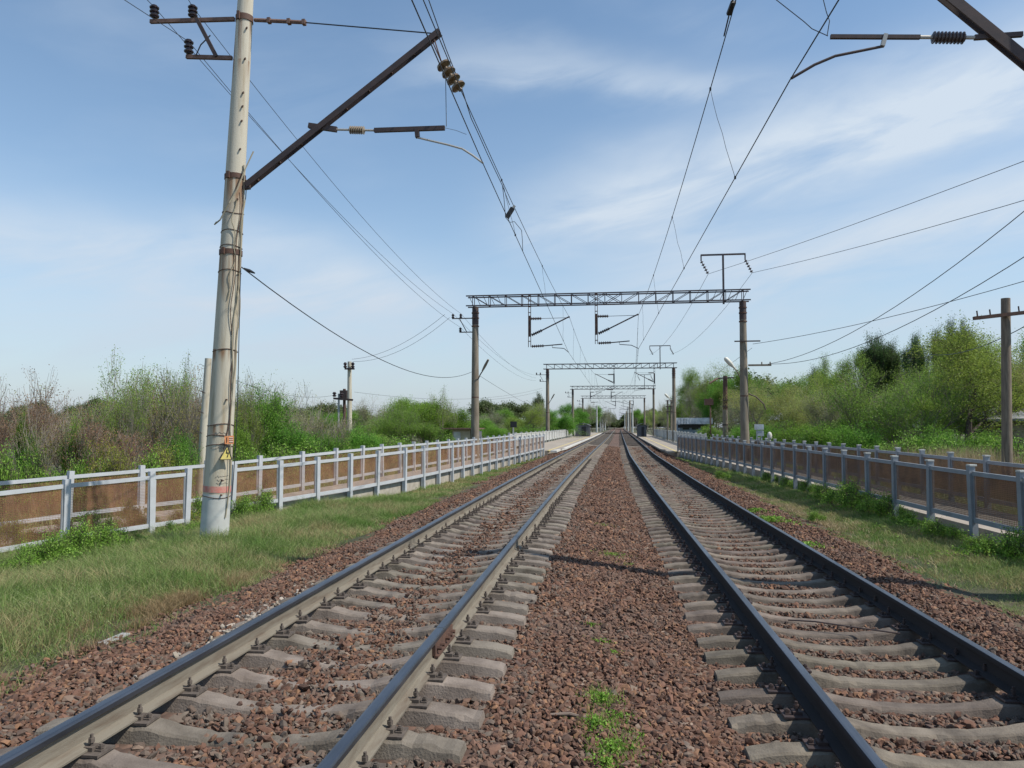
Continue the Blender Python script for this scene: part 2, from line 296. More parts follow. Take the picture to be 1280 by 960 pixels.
class MB:
    def __init__(s): s.v = []; s.f = []; s.m = []; s.mi = 0
    def box(s, c, d, rot=None):
        c = Vector(c); n = len(s.v)
        for a in (-1, 1):
            for b in (-1, 1):
                for e in (-1, 1):
                    q = Vector((a*d[0]/2, b*d[1]/2, e*d[2]/2))
                    if rot is not None: q = rot @ q
                    s.v.append(tuple(c+q))
        for f in ((0, 1, 3, 2), (4, 6, 7, 5), (0, 4, 5, 1), (2, 3, 7, 6), (0, 2, 6, 4), (1, 5, 7, 3)):
            s.f.append(tuple(n+i for i in f)); s.m.append(s.mi)
        return s
    def frame(s, d, up=Vector((0, 0, 1))):
        d = d.normalized()
        if abs(d.dot(up)) > .99: up = Vector((0, 1, 0))
        x = up.cross(d).normalized(); y = d.cross(x); return x, y
    def bar(s, a, b, w, h=None):
        a = Vector(a); b = Vector(b); h = h or w; x, y = s.frame(b-a)
        rot = Matrix((x, y, (b-a).normalized())).transposed()
        return s.box((a+b)/2, (w, h, (b-a).length), rot)
    def tube(s, pts, r, n=8, caps=True):
        pts = [Vector(p) for p in pts]
        if not hasattr(r, '__len__'): r = [r]*len(pts)
        base = len(s.v); px = None
        for i, p in enumerate(pts):
            d = (pts[min(i+1, len(pts)-1)]-pts[max(i-1, 0)])
            x, y = s.frame(d)
            if px is not None and x.dot(px) < 0 and abs(x.dot(px)) > .5: x = -x; y = -y
            px = x
            for k in range(n):
                a = 2*PI*k/n; s.v.append(tuple(p + x*math.cos(a)*r[i] + y*math.sin(a)*r[i]))
        for i in range(len(pts)-1):
            for k in range(n):
                k2 = (k+1) % n; s.f.append((base+i*n+k, base+i*n+k2, base+(i+1)*n+k2, base+(i+1)*n+k)); s.m.append(s.mi)
        if caps:
            s.f.append(tuple(base+k for k in reversed(range(n)))); s.m.append(s.mi)
            s.f.append(tuple(base+(len(pts)-1)*n+k for k in range(n))); s.m.append(s.mi)
        return s
    def lathe(s, a, b, prof, n=12):
        # prof: (t along a->b in 0..1, radius)
        a = Vector(a); b = Vector(b)
        pts = [a+(b-a)*t for t, _ in prof]; x, y = s.frame(b-a); base = len(s.v)
        for (t, r), p in zip(prof, pts):
            for k in range(n):
                q = 2*PI*k/n; s.v.append(tuple(p + x*math.cos(q)*r + y*math.sin(q)*r))
        for i in range(len(prof)-1):
            for k in range(n):
                k2 = (k+1) % n; s.f.append((base+i*n+k, base+i*n+k2, base+(i+1)*n+k2, base+(i+1)*n+k)); s.m.append(s.mi)
        s.f.append(tuple(base+k for k in reversed(range(n)))); s.m.append(s.mi)
        s.f.append(tuple(base+(len(prof)-1)*n+k for k in range(n))); s.m.append(s.mi)
        return s
    def prism(s, poly, z0, z1):
        n = len(s.v); k = len(poly)
        for z in (z0, z1):
            for p in poly: s.v.append((p[0], p[1], z))
        s.f.append(tuple(n+i for i in reversed(range(k)))); s.f.append(tuple(n+k+i for i in range(k))); s.m += [s.mi]*2
        for i in range(k): s.f.append((n+i, n+(i+1) % k, n+k+(i+1) % k, n+k+i)); s.m.append(s.mi)
        return s
    def quad(s, *p):
        n = len(s.v); s.v += [tuple(q) for q in p]; s.f.append(tuple(range(n, n+len(p)))); s.m.append(s.mi); return s
    def build(s, name, m, parent=None, smooth=False, bevel=0):
        o0 = ORG.get(parent.name, Vector((0, 0, 0))) if parent else Vector((0, 0, 0))
        V = np.array(s.v, dtype=np.float32) - np.array(o0, dtype=np.float32)
        me = npmesh(name, V, s.f, m, s.m, smooth)
        o = link(bpy.data.objects.new(name, me))
        if parent: o.parent = parent; ORG[o.name] = o0
        if smooth:
            try: me.set_sharp_from_angle(angle=R(40))
            except Exception: pass
        if bevel:
            b = o.modifiers.new('bevel', 'BEVEL'); b.width = bevel; b.segments = 2; b.limit_method = 'ANGLE'
        return o
def children(o): return [c for c in COL.objects if c.parent == o]
def copy_tree(o, parent=None, kids=None):
    c = o.copy(); COL.objects.link(c)
    if parent: c.parent = parent
    for ch in (kids[o.name] if kids and o.name in kids else children(o)): copy_tree(ch, c, kids)
    return c

def discs(mb, a, b, n, r, core=.35, nseg=12):
    # a string or stack of porcelain sheds from a to b
    prof = [(0, r*core)]
    for i in range(n):
        t0 = i/n; w = 1/n
        prof += [(t0+w*.15, r*core), (t0+w*.30, r*.95), (t0+w*.55, r), (t0+w*.75, r*core)]
    prof.append((1, r*core)); return mb.lathe(a, b, prof, nseg)

# ------------------------------------------------------------------ plan curves
def curve(tab):
    ys = np.array([p[0] for p in tab], float); xs = np.array([p[1] for p in tab], float)
    yy = np.arange(-60, 620, .5); xx = np.interp(yy, ys, xs)
    k = np.exp(-np.linspace(-2, 2, 25)**2); k /= k.sum()
    xp = np.pad(xx, 12, mode='edge'); xx = np.convolve(xp, k, 'valid')
    return lambda y: float(np.interp(y, yy, xx))
CL = curve([(-60, -1.9), (-5, -2.13), (3.5, -2.2), (14, -2.33), (24, -2.42), (45, -2.42), (110, -2.2), (400, -2.3)])
CR = curve([(-60, 3.2), (-5, 2.38), (4.4, 2.17), (9, 2.08), (16, 1.93), (26, 1.75), (48, 1.5), (110, 1.45), (400, 1.8)])
G2 = .796                      # half distance between rail centres
ZR = -.19                      # the right track lies a little lower
def zr(y): return ZR*float(np.interp(y, [50, 110], [1, .25]))
def gz(x, y):                  # ground height
    cl, cr = CL(y), CR(y); zR = zr(y)
    pts = [(cl-9, -.80), (cl-7, -.70), (cl-5, -.52), (cl-3.4, -.44), (cl-2.35, -.40), (cl-1.75, -.285), (cl-1.3, -.275), (cl-.6, -.285), (cl, -.278), (cl+.6, -.285), (cl+1.35, -.285),
           ((cl+cr)/2, (-.31+zR-.30)/2+.03), (cr-1.35, zR-.285), (cr-.6, zR-.29), (cr, zR-.285), (cr+.6, zR-.29), (cr+.95, zR-.20), (cr+1.35, zR-.175), (cr+1.8, zR-.20), (cr+2.5, zR-.33), (cr+3.4, -.42), (cr+6, -.45), (cr+9, -.6)]
    return float(np.interp(x, [p[0] for p in pts], [p[1] for p in pts]))

# ------------------------------------------------------------------ ground sheet and ballast bed
rng = np.random.default_rng(7)
def ground_mat():
    m = bpy.data.materials.new('verge_soil'); m.use_nodes = True; t = m.node_tree; t.nodes.clear()
    N = lambda k: t.nodes.new(k); L = lambda a, b: t.links.new(a, b)
    g = N('ShaderNodeNewGeometry'); n = N('ShaderNodeTexNoise'); n.inputs['Scale'].default_value = .9; n.inputs['Detail'].default_value = 8; L(g.outputs['Position'], n.inputs['Vector'])
    cr = N('ShaderNodeValToRGB'); L(n.outputs[0], cr.inputs[0]); e = cr.color_ramp.elements
    e[0].position = .36; e[0].color = (.055, .075, .022, 1); e[1].position = .66; e[1].color = (.17, .125, .08, 1); k = e.new(.5); k.color = (.10, .105, .045, 1)
    f = N('ShaderNodeTexNoise'); f.inputs['Scale'].default_value = 60; f.inputs['Detail'].default_value = 4; L(g.outputs['Position'], f.inputs['Vector'])
    mx = N('ShaderNodeMixRGB'); mx.blend_type = 'MULTIPLY'; mx.inputs[0].default_value = .6; L(cr.outputs[0], mx.inputs[1]); L(f.outputs[0], mx.inputs[2])
    p = N('ShaderNodeBsdfPrincipled'); L(mx.outputs[0], p.inputs['Base Color']); p.inputs['Roughness'].default_value = .95
    b = N('ShaderNodeBump'); b.inputs['Distance'].default_value = .03; L(f.outputs[0], b.inputs['Height']); L(b.outputs[0], p.inputs['Normal'])
    o = N('ShaderNodeOutputMaterial'); L(p.outputs[0], o.inputs[0]); return m
def ballast_mat():
    m = bpy.data.materials.new('red_brown_ballast'); m.use_nodes = True; t = m.node_tree; t.nodes.clear()
    N = lambda k: t.nodes.new(k); L = lambda a, b: t.links.new(a, b)
    g = N('ShaderNodeNewGeometry'); v = N('ShaderNodeTexVoronoi'); v.inputs['Scale'].default_value = 13; L(g.outputs['Position'], v.inputs['Vector'])
    sp = N('ShaderNodeSeparateColor'); L(v.outputs['Color'], sp.inputs[0])
    cr = N('ShaderNodeValToRGB'); L(sp.outputs[0], cr.inputs[0]); e = cr.color_ramp.elements
    cols = [(0, (.045, .028, .021)), (.35, (.10, .056, .038)), (.7, (.14, .078, .055)), (.93, (.175, .115, .08)), (1, (.27, .2, .15))]
    for k in cols[1:-1]: e.new(k[0])
    for i, k in enumerate(cols): e[i].color = (*k[1], 1)
    n = N('ShaderNodeTexNoise'); n.inputs['Scale'].default_value = .7; n.inputs['Detail'].default_value = 5; L(g.outputs['Position'], n.inputs['Vector'])
    mr_ = N('ShaderNodeMapRange'); L(n.outputs[0], mr_.inputs[0]); mr_.inputs[1].default_value = .45; mr_.inputs[2].default_value = .7; mr_.inputs[4].default_value = .35
    mx = N('ShaderNodeMixRGB'); L(mr_.outputs[0], mx.inputs[0]); L(cr.outputs[0], mx.inputs[1]); mx.inputs[2].default_value = (.13, .10, .082, 1)
    p = N('ShaderNodeBsdfPrincipled'); L(mx.outputs[0], p.inputs['Base Color']); p.inputs['Roughness'].default_value = .9
    b = N('ShaderNodeBump'); b.inputs['Distance'].default_value = .04; b.inputs['Strength'].default_value = .9; b.invert = True; L(v.outputs['Distance'], b.inputs['Height']); L(b.outputs[0], p.inputs['Normal'])
    o = N('ShaderNodeOutputMaterial'); L(p.outputs[0], o.inputs[0]); return m
M['soil'] = ground_mat(); M['ballast'] = ballast_mat()
def sheet(name, xs_of_y, ys, zf, m, kind='structure'):
    V = []; n = None
    for y in ys:
        xs = xs_of_y(y); n = len(xs)
        for x in xs: V.append((x, y, zf(x, y)))
    idx = []
    for j in range(len(ys)-1):
        for i in range(n-1): a = j*n+i; idx.append((a, a+1, a+n+1, a+n))
    o = link(bpy.data.objects.new(name, npmesh(name, V, np.array(idx), m, smooth=True))); return tag(o, kind=kind)
ysg = list(np.arange(-8, 60, .6))+list(np.arange(60, 200, 4))+list(np.arange(200, 620, 30))
def gx(y):
    cl, cr = CL(y), CR(y)
    return [-900, -300, -100, -50, -30, -20]+[cl-8.5+i*.5 for i in range(14)]+[cl-1.4, cl, cr, cr+1.4]+[cr+1.9+i*.5 for i in range(14)]+[20, 30, 50, 100, 300, 900]
def gzg(x, y):
    z = gz(x, y)
    if CL(y)-1.7 < x < CR(y)+1.7: z -= .12
    else: z += .05*mnoise.noise(Vector((x*.5, y*.5, 0)))
    return z
sheet('ground', gx, [-8.0]+ysg[1:]+[900], gzg, M['soil'])
EL = lambda y: CL(y)-2.35+.16*mnoise.noise(Vector((3, y*.8, 0)))
ER = lambda y: CR(y)+2.05+.2*mnoise.noise(Vector((9, y*.7, 0)))
def bx(y):
    a, b = EL(y)-.25, ER(y)+.25; cl, cr = CL(y), CR(y)
    return [a, a+.25, a+.6]+[cl-1.4, cl-.6, cl, cl+.6, cl+1.4]+[cl+1.4+(cr-cl-2.8)*t for t in (.33, .66)]+[cr-1.4, cr-.6, cr, cr+.6, cr+1.4]+[b-.35, b-.2, b]
def bz(x, y):
    z = gz(x, y)-.012
    if x < EL(y)-.2 or x > ER(y)+.2: z -= .12
    return z
sheet('ballast_bed', bx, ysg, bz, M['ballast'])

# loose ballast stones: real rocks close to the camera
ICO_V = []; ph = (1+5**.5)/2
for a, b in ((-1, ph), (1, ph), (-1, -ph), (1, -ph)): ICO_V += [(a, b, 0), (0, a, b), (b, 0, a)]
ICO_V = np.array(ICO_V)/math.hypot(1, ph)
from itertools import combinations
def ico_faces():
    V = ICO_V; L0 = min(np.linalg.norm(V[i]-V[j]) for i, j in combinations(range(12), 2))*1.05
    fs = []
    for i, j, k in combinations(range(12), 3):
        if np.linalg.norm(V[i]-V[j]) < L0 and np.linalg.norm(V[j]-V[k]) < L0 and np.linalg.norm(V[i]-V[k]) < L0:
            n = np.cross(V[j]-V[i], V[k]-V[i]); fs.append((i, j, k) if n@(V[i]+V[j]+V[k]) > 0 else (i, k, j))
    return np.array(fs)
ICO_F = ico_faces()
def rotmats(n, g):
    q = g.normal(size=(n, 4)); q /= np.linalg.norm(q, axis=1)[:, None]; w, x, y, z = q.T
    return np.stack([np.stack([1-2*(y*y+z*z), 2*(x*y-z*w), 2*(x*z+y*w)], 1), np.stack([2*(x*y+z*w), 1-2*(x*x+z*z), 2*(y*z-x*w)], 1), np.stack([2*(x*z-y*w), 2*(y*z+x*w), 1-2*(x*x+y*y)], 1)], 1)
def stones(P, size, g):
    # angular crushed rock: an octahedron-like lump with uneven corners; icosahedra for the large ones
    n = len(P)
    base = ICO_V[None]*(1+g.uniform(-.42, .36, size=(n, 12, 1)))+g.normal(0, .10, size=(n, 12, 3))
    base = np.sign(base)*np.abs(base)**.8
    base = base*(np.array([1.1, .78, .50])*g.uniform(.8, 1.2, size=(n, 1, 3)))
    V = np.einsum('nij,nkj->nki', rotmats(n, g), base)*size[:, None, None]; V[:, :, 2] *= .85
    V = V+P[:, None, :]
    Fc = ICO_F[None]+(np.arange(n)*12)[:, None, None]
    return V.reshape(-1, 3), Fc.reshape(-1, 3)
def tabf(f, lo=-6, hi=80, st=.25):
    yy = np.arange(lo, hi, st); xx = np.array([f(y) for y in yy]); return lambda y: np.interp(y, yy, xx)
vCL, vCR, vEL, vER = tabf(CL), tabf(CR), tabf(EL), tabf(ER)
def vgz(x, y):
    return np.array([gz(a, b) for a, b in zip(x, y)])
SP = .5                        # sleeper spacing
def scatter_stones(y0, y1, dens, smin, smax, g):
    area = 9.2*(y1-y0); n = int(area*dens)
    y = g.uniform(y0, y1, n); x = g.uniform(-6, 6, n)*.5*0 + (vEL(y)-.3) + g.uniform(0, 1, n)*(vER(y)-vEL(y)+.6)
    cx = np.where(x < (vCL(y)+vCR(y))/2, vCL(y), vCR(y)); left = x < (vCL(y)+vCR(y))/2
    u = x-cx; yo = np.where(left, 0.0, .2)
    dy = np.abs(((y-yo)/SP+.5) % 1-.5)*SP            # distance to the nearest sleeper's centre line
    under = (np.abs(u) < 1.36) & (dy < .125)
    cover = left & (np.abs(u-.12-.1*np.sin(y*.7)) < .30+.12*np.sin(y*1.3)) & (g.uniform(0, 1, n) < .32)
    spill = (g.uniform(0, 1, n) < .035); cover = cover | (~left & (u > 1.0+.12*np.sin(y*2.1)))
    rail = np.abs(np.abs(u)-G2) < .12
    keep = (~under | cover | (spill & left)) & ~rail
    far_edge = (x < vEL(y)) | (x > vER(y)); keep &= ~far_edge | (g.uniform(0, 1, n) < .35)
    x, y, under, u = x[keep], y[keep], under[keep], u[keep]
    s = (smin+(smax-smin)*g.beta(1.1, 1.9, len(x)))*np.where(g.uniform(0, 1, len(x)) < .08, 1.5, 1)*np.where(g.uniform(0, 1, len(x)) < .2, .6, 1)
    z = vgz(x, y)+g.uniform(-.4, .35, len(x))*s+.016*np.sin(x*3.1+y*1.7)*np.cos(y*2.3-x)
    z = np.where(under & (u < 1), vgz(x, y)+.02, z)
    return np.stack([x, y, z], 1), s
parts = []
for y0, y1, dn, a, b in ((2.2, 8, 1450, .014, .037), (8, 14, 1000, .016, .038), (14, 24, 430, .026, .042), (24, 40, 230, .034, .05), (40, 72, 90, .05, .07)):
    P, s = scatter_stones(y0, y1, dn, a, b, rng); parts.append(stones(P, s, rng))
off = 0; VV = []; FF = []
for v, f in parts: VV.append(v); FF.append(f+off); off += len(v)
M['stone'] = mat('crushed_red_brown_stone', (0.120, 0.060, 0.042), .9, island=[(0.065, 0.037, 0.026), (0.105, 0.056, 0.037), (0.150, 0.077, 0.050), (0.131, 0.073, 0.051), (0.190, 0.100, 0.067), (0.140, 0.095, 0.070), (0.170, 0.087, 0.057), (0.270, 0.148, 0.083), (0.090, 0.060, 0.049), (0.140, 0.073, 0.045), (0.220, 0.165, 0.125)], noise=.9, col2=(0.145, 0.104, 0.082), fac_range=(.5, .85), bump=(70, .3, .008), spec=.3)
M['dust_stone'] = mat('dust_covered_stone', (0.135, 0.109, 0.090), .95, island=[(0.090, 0.069, 0.056), (0.135, 0.106, 0.084), (0.170, 0.139, 0.110), (0.116, 0.084, 0.065), (0.153, 0.118, 0.095), (0.130, 0.080, 0.058)], bump=(70, .3, .008), spec=.2)
VVc = np.concatenate(VV); cen = VVc.reshape(-1, 12, 3).mean(1); uu = np.abs(cen[:, 0]-np.interp(cen[:, 1], np.arange(-6, 80, .25), [CL(y) for y in np.arange(-6, 80, .25)])); ur = np.abs(cen[:, 0]-np.interp(cen[:, 1], np.arange(-6, 80, .25), [CR(y) for y in np.arange(-6, 80, .25)]))
pd = np.clip(1.2-np.abs(uu-.8)*1.8, .22, .85)*(uu < 1.6)+(ur < 1.2)*.35+.02
mi_ = np.repeat((rng.uniform(0, 1, len(cen)) < pd).astype(np.int32), 20)
gm = npmesh('gravel', VVc, np.concatenate(FF), [M['stone'], M['dust_stone']], mi_)
tag(link(bpy.data.objects.new('gravel', gm)), 'red-brown crushed stone ballast around the sleepers of both tracks', 'gravel', kind='stuff')
# pale spilled stones against the outer rail of the left track
P = []
for k in range(420):
    y = rng.uniform(5.6, 9.4) if k < 60 else rng.normal(7.1, .5); x = CL(y)-1.08-abs(rng.normal(0, .15)); P.append((x, y, gz(x, y)+rng.uniform(.0, .035)))
P = np.array(P); v, f = stones(P, rng.uniform(.016, .034, len(P)), rng)
M['palestone'] = mat('pale_spilled_stone', (.4, .36, .3), .9, island=[(.34, .30, .24), (.26, .22, .17), (.42, .37, .31), (.20, .15, .115)])
tag(link(bpy.data.objects.new('pale_gravel', npmesh('pale_gravel', v, f, M['palestone']))), 'pale whitish stones spilled along the outer side of the left rail', 'gravel', kind='stuff')

# ------------------------------------------------------------------ sleepers and fastenings
def sleeper_body_mb(seed=1):
    gs = random.Random(seed); mb = MB(); prof = [(-1.35, -.05), (-1.15, -.018), (-.9, 0), (-.62, -.004), (-.42, -.045), (-.2, -.066), (0, -.07), (.2, -.066), (.42, -.045), (.62, -.004), (.9, 0), (1.15, -.018), (1.35, -.05)]
    n = 6; xs_ = [p[0] for p in prof]; zs_ = [p[1] for p in prof]; prof = [(x, float(np.interp(x, xs_, zs_))) for x in list(np.linspace(-1.35, 1.35, 46))]
    for x, z in prof:
        if gs.random() < .05: z -= gs.uniform(.003, .012)
        z += gs.gauss(0, .001)
        w = .088 if abs(x) > .5 else .078; h = z
        e = .010+abs(gs.gauss(0, .004))+(gs.uniform(.008, .02) if gs.random() < .08 else 0)
        sh = .02 if abs(x) > 1.3 else 0
        for px, pz in ((-.14, -.19), (-w-.004, h-e), (-w+e, h), (w-e, h), (w+.004, h-e), (.14, -.19)): mb.v.append((x - (sh if x > 0 else -sh)*(1 if pz > -.1 else 0), px, pz))
    for i in range(len(prof)-1):
        for k in range(n-1): a = i*n+k; mb.f.append((a, a+n, a+n+1, a+1)); mb.m.append(0)
    mb.f.append(tuple(range(n))); mb.m.append(0); mb.f.append(tuple((len(prof)-1)*n+k for k in reversed(range(n)))); mb.m.append(0)
    return mb
def fast_mb(sx, bolts):
    mb = MB(); c = sx*G2
    mb.box((c, 0, .008), (.38, .15, .014)); 
    for q in (-1, 1):
        mb.box((c+q*.095, 0, .026), (.06, .065, .024)); mb.box((c+q*.155, 0, .019), (.04, .05, .010))
    return mb
def bolt_mb(x):
    mb = MB(); hi = abs(abs(x)-G2) < .12; t_ = .10 if hi else .05; mb.tube([(x, 0, .02), (x, 0, t_)], .010, 6); mb.tube([(x, 0, t_-.045 if hi else .028), (x, 0, t_-.022 if hi else .044)], .018, 6); return mb
def sleeper_proto(m, lod):
    e = thing('concrete_sleeper', None, None)
    sleeper_body_mb().build('sleeper_body', m, e, smooth=True)
    for sx in (-1, 1):
        fm = M['dusty_iron'] if m is M['sleeper'] else M['rust_d']; f = fast_mb(sx, True).build('rail_fastening', fm, e)
        if lod == 0:
            for q in (-1, 1): bolt_mb(sx*G2+q*.097).build('bolt', fm, f); bolt_mb(sx*G2+q*.158).build('bolt', fm, f)
    return e
NS = 150
for side, C, m, lbl, grp, yo in (('l', CL, M['sleeper'], 'grey concrete sleeper under the rails of the left track', 'sleepers of the left track', 0),
                              ('r', CR, M['sleeper_r'], 'brown-grey concrete sleeper under the dark rails of the right track', 'sleepers of the right track', .2)):
    near = sleeper_proto(m, 0); midp = sleeper_proto(m, 1)
    variants = []
    for sd_ in range(8):
        q_ = sleeper_body_mb(sd_+20*(side == 'r')); me_ = npmesh('sleeper_body', q_.v, q_.f, m, None, False); variants.append(me_)
    far = None; kids = {}
    for o in list(COL.objects):
        if o.parent: kids.setdefault(o.parent.name, []).append(o)
    first = {0: True, 1: True, 2: True}
    for k in range(NS):
        y = yo + SP*(k+5); lod = 0 if k < 34 else (1 if k < 80 else 2)
        if lod < 2:
            p = near if lod == 0 else midp
            if first[lod]: o = p; first[lod] = False
            else: o = copy_tree(p, None, {**kids, p.name: kids[p.name]})
        else:
            if first[2]:
                far = tag(link(bpy.data.objects.new('concrete_sleeper', kids[near.name][0].data))); o = far; first[2] = False
            else: o = far.copy(); COL.objects.link(o)
        z = (0 if side == 'l' else zr(y)) - .197
        h = math.atan2(C(y+1)-C(y-1), 2)
        o.location = (C(y)+rng.normal(0, .022), y+rng.normal(0, .018), z); o.rotation_euler = (rng.normal(0, .02), 0, -h+rng.normal(0, .012))
        tag(o, lbl, 'railway sleeper', grp)
        if side == 'r': o.scale = (1.04, 1, 1)
        if lod < 2: [c for c in (kids[o.name] if o.name in kids else [q for q in COL.objects[-14:] if q.parent == o]) if c.name.startswith('sleeper_body')][0].data = variants[k*5 % 8]
        else: o.data = variants[k*5 % 8]
    mb = MB()
    y = yo+SP*(NS+5)
    while y < 260:
        mb.box((C(y), y, (0 if side == 'l' else zr(y))-.25), (2.7, .2, .1)); y += SP
    tag(mb.build('concrete_sleeper', m), 'far concrete sleepers of the %s track beyond the platform' % ('left' if side == 'l' else 'right'), 'railway sleepers', kind='stuff')

# ------------------------------------------------------------------ rails
RP = [(-.075, -.18), (-.075, -.169), (-.012, -.148), (-.009, -.12), (-.009, -.06), (-.02, -.045), (-.037, -.04), (-.0375, -.012), (-.031, -.002), (-.018, 0),
      (.018, 0), (.031, -.002), (.0375, -.012), (.037, -.04), (.02, -.045), (.009, -.06), (.009, -.12), (.012, -.148), (.075, -.169), (.075, -.18)]
def rail(y0, y1, C, s, z, side_m, label, group=None, joint=False):
    ys = [y0]; 
    while ys[-1] < y1-.01:
        ys.append(min(y1, ys[-1]+(.5 if ys[-1] < 30 else 3)))
    mb = MB(); n = len(RP)
    for y in ys:
        h = math.atan2(C(y+1)-C(y-1), 2); zz_ = z(y) if callable(z) else z
        for px, pz in RP: mb.v.append((C(y)+s*G2+px*math.cos(h), y-px*math.sin(h), zz_+pz))
    for i in range(len(ys)-1):
        for k in range(n):
            k2 = (k+1) % n; a = i*n; mb.f.append((a+k, a+n+k, a+n+k2, a+k2)); mb.m.append(0 if (8 <= k <= 10 if C is CR else 5 <= k <= 13) else 1)
    mb.f.append(tuple(range(n))); mb.m.append(1); mb.f.append(tuple((len(ys)-1)*n+k for k in reversed(range(n)))); mb.m.append(1)
    o = mb.build('rail', [M['railhead'], side_m]); me = o.data
    tag(o, label, 'rail', group)
    return o
zl = 0.0; YJ = 6.15
rail(-4, 420, CL, -1, 0, M['railside'], 'leftmost rail, dusty grey sides and shiny top, beside the grass verge on the left')
ra = rail(-4, YJ-.005, CL, 1, 0, M['railside'], 'near piece of the second rail from the left, ending at the bolted rusty joint')
rail(YJ+.005, 420, CL, 1, 0, M['railside'], 'far piece of the second rail from the left, beyond the bolted joint')
rail(-4, 420, CR, -1, zr, M['railside_shade'], 'third rail from the left, sides darkened for shade, edging the reddish gravel between the tracks')
rail(-4, 420, CR, 1, zr, M['railside_shade'], 'rightmost rail, sides darkened for shade, nearest the right fence')
fp = MB(); xj = CL(YJ)+G2
for q in (-1, 1):
    fp.box((xj+q*.026, YJ, -.092), (.026, .62, .085)); fp.box((xj+q*.045, YJ, -.142), (.03, .62, .016))
o = fp.build('fishplate', M['rust'], ra)
for j in (-.24, -.14, .05, .14, .24):
    b = MB().tube([(xj+.03, YJ+j, -.09), (xj+.075, YJ+j, -.09)], .017, 6).build('bolt', M['rust'], o)
bj = MB(); bj.box((xj+.02, YJ-.02, -.01), (.002, .002, .002))

# ------------------------------------------------------------------ poles, masts and catenary supports
def bands(root, specs, m, name='clamp_band'):
    for (c, r, h) in specs:
        mb = MB().lathe((c[0], c[1], c[2]-h/2), (c[0], c[1], c[2]+h/2), [(0, r), (0, r+.016), (1, r+.016), (1, r)], 20)
        mb.box((c[0]-.03, c[1]-r-.03, c[2]), (.05, .05, h*1.3)); mb.build(name, m, root, smooth=True)
def mast_axis(z, base, top):
    t = (z-base.z)/(top.z-base.z); return base+(top-base)*t
YM = 13.0
mb_ = Vector((onY(268, 657, YM).x, YM, -.42)); mt_ = Vector((onY(307, 0, YM).x, YM, onY(307, 0, YM).z))
ztop = mt_.z+.9; mt_ = mast_axis(ztop, mb_, mt_)
mrad = lambda z: .243-(z-mb_.z)*.0106
mast = thing('catenary_mast', 'tall pale concrete mast on the left grass with a yellow warning triangle', 'mast', mb_)
zs = np.linspace(mb_.z-.3, ztop, 24)
pz = MB().tube([mast_axis(z, mb_, mt_) for z in zs], [mrad(z) for z in zs], 36).build('pole', M['conc_mast_rust'], mast, smooth=True)
rust_runs(M['conc_mast_rust'], [(onY(300, py, YM).z-mb_.z, ln) for py, ln in ((27, 1.3), (224, 1.0), (318, .9), (437, .25), (531, .3), (78, .4))], 0)
mx_ = lambda z: mast_axis(z, mb_, mt_)
# painted foot and red ring sit just proud of the concrete
def ring(z0, z1, m, name, prd=.003):
    MB().tube([mx_(z0), mx_((z0+z1)/2), mx_(z1)], [mrad(z0)+prd, mrad((z0+z1)/2)+prd, mrad(z1)+prd], 36, caps=False).build(name, m, mast, smooth=True)
zz1 = onY(285, 617, YM).z; ring(mb_.z-.1, zz1, M['limewash'], 'painted_foot')
ring(onY(285, 616, YM-.2).z, onY(285, 608, YM-.2).z, M['redpaint'], 'red_ring', .005)
for py in (45-20, 222, 316):
    z = onY(300, py, YM).z; bands(mast, [((mx_(z).x, YM, z), mrad(z), .09 if py != 25 else .11)], M['rust'])
for py in (264, 287, 306, 337, 437, 531, 545, 557, 622):
    z = onY(290, py, YM-.2).z; n = 26; r = mrad(z)+.006
    MB().tube([mx_(z)+Vector((r*math.cos(a), r*math.sin(a), .02*math.sin(a*2+py)))for a in np.linspace(0, 2*PI, n)], .007, 5, caps=False).build('tie_wire', M['rust'], mast)
# loose old cables down the mast's right side
for j, (zt, zb, ph_, r_) in enumerate(((6.35, .0, -.35, .012), (5.9, 1.2, -.62, .008), (6.1, 2.2, -.15, .010), (5.7, 3.9, -.9, .009))):
    pts = []
    for t in np.linspace(0, 1, 26):
        z = zt+(zb-zt)*t; a = ph_+.16*math.sin(t*9+j)+.1*math.sin(t*23); rr = mrad(z)+.02+.03*abs(math.sin(t*7+j*2))*(1-t)
        pts.append(mx_(z)+Vector((rr*math.cos(a), rr*math.sin(a), 0)))
    MB().tube(pts, r_, 6).build('old_cable', M['grey_wire'] if j != 1 else M['rust'], mast)
pts = [mx_(5.3)+Vector((-.22, -.16, .0)), mx_(5.2)+Vector((-.25, -.17, .05)), mx_(5.45)+Vector((-.1, -.27, -.15)), mx_(5.6)+Vector((.06, -.27, 0)), mx_(5.75)+Vector((.16, -.2, .1)), mx_(6.1)+Vector((.26, -.1, .2)), mx_(6.35)+Vector((.36, -.05, .25))]
MB().tube(pts, .013, 6).build('old_cable', M['grey_wire'], mast)
# small step bolts and grounding wire on the right face
for py in (40, 78, 120, 137, 155, 190, 252, 500, 618, 600):
    z = onY(300, py, YM).z
    if z > ztop-.1: continue
    a = -.75; r = mrad(z); c = mx_(z)+Vector((r*math.cos(a), r*math.sin(a), 0)); MB().bar(c-Vector((.01, 0, 0)), c+Vector((.03, -.035, 0)), .02, .03).build('step_bolt', M['rust'], mast)
gp = [mx_(z)+Vector((mrad(z)+.10+.03*math.sin(z), -.1, 0)) for z in np.linspace(4.45, .3, 12)]
MB().tube(gp, .008, 5).build('ground_wire', M['wire'], mast)
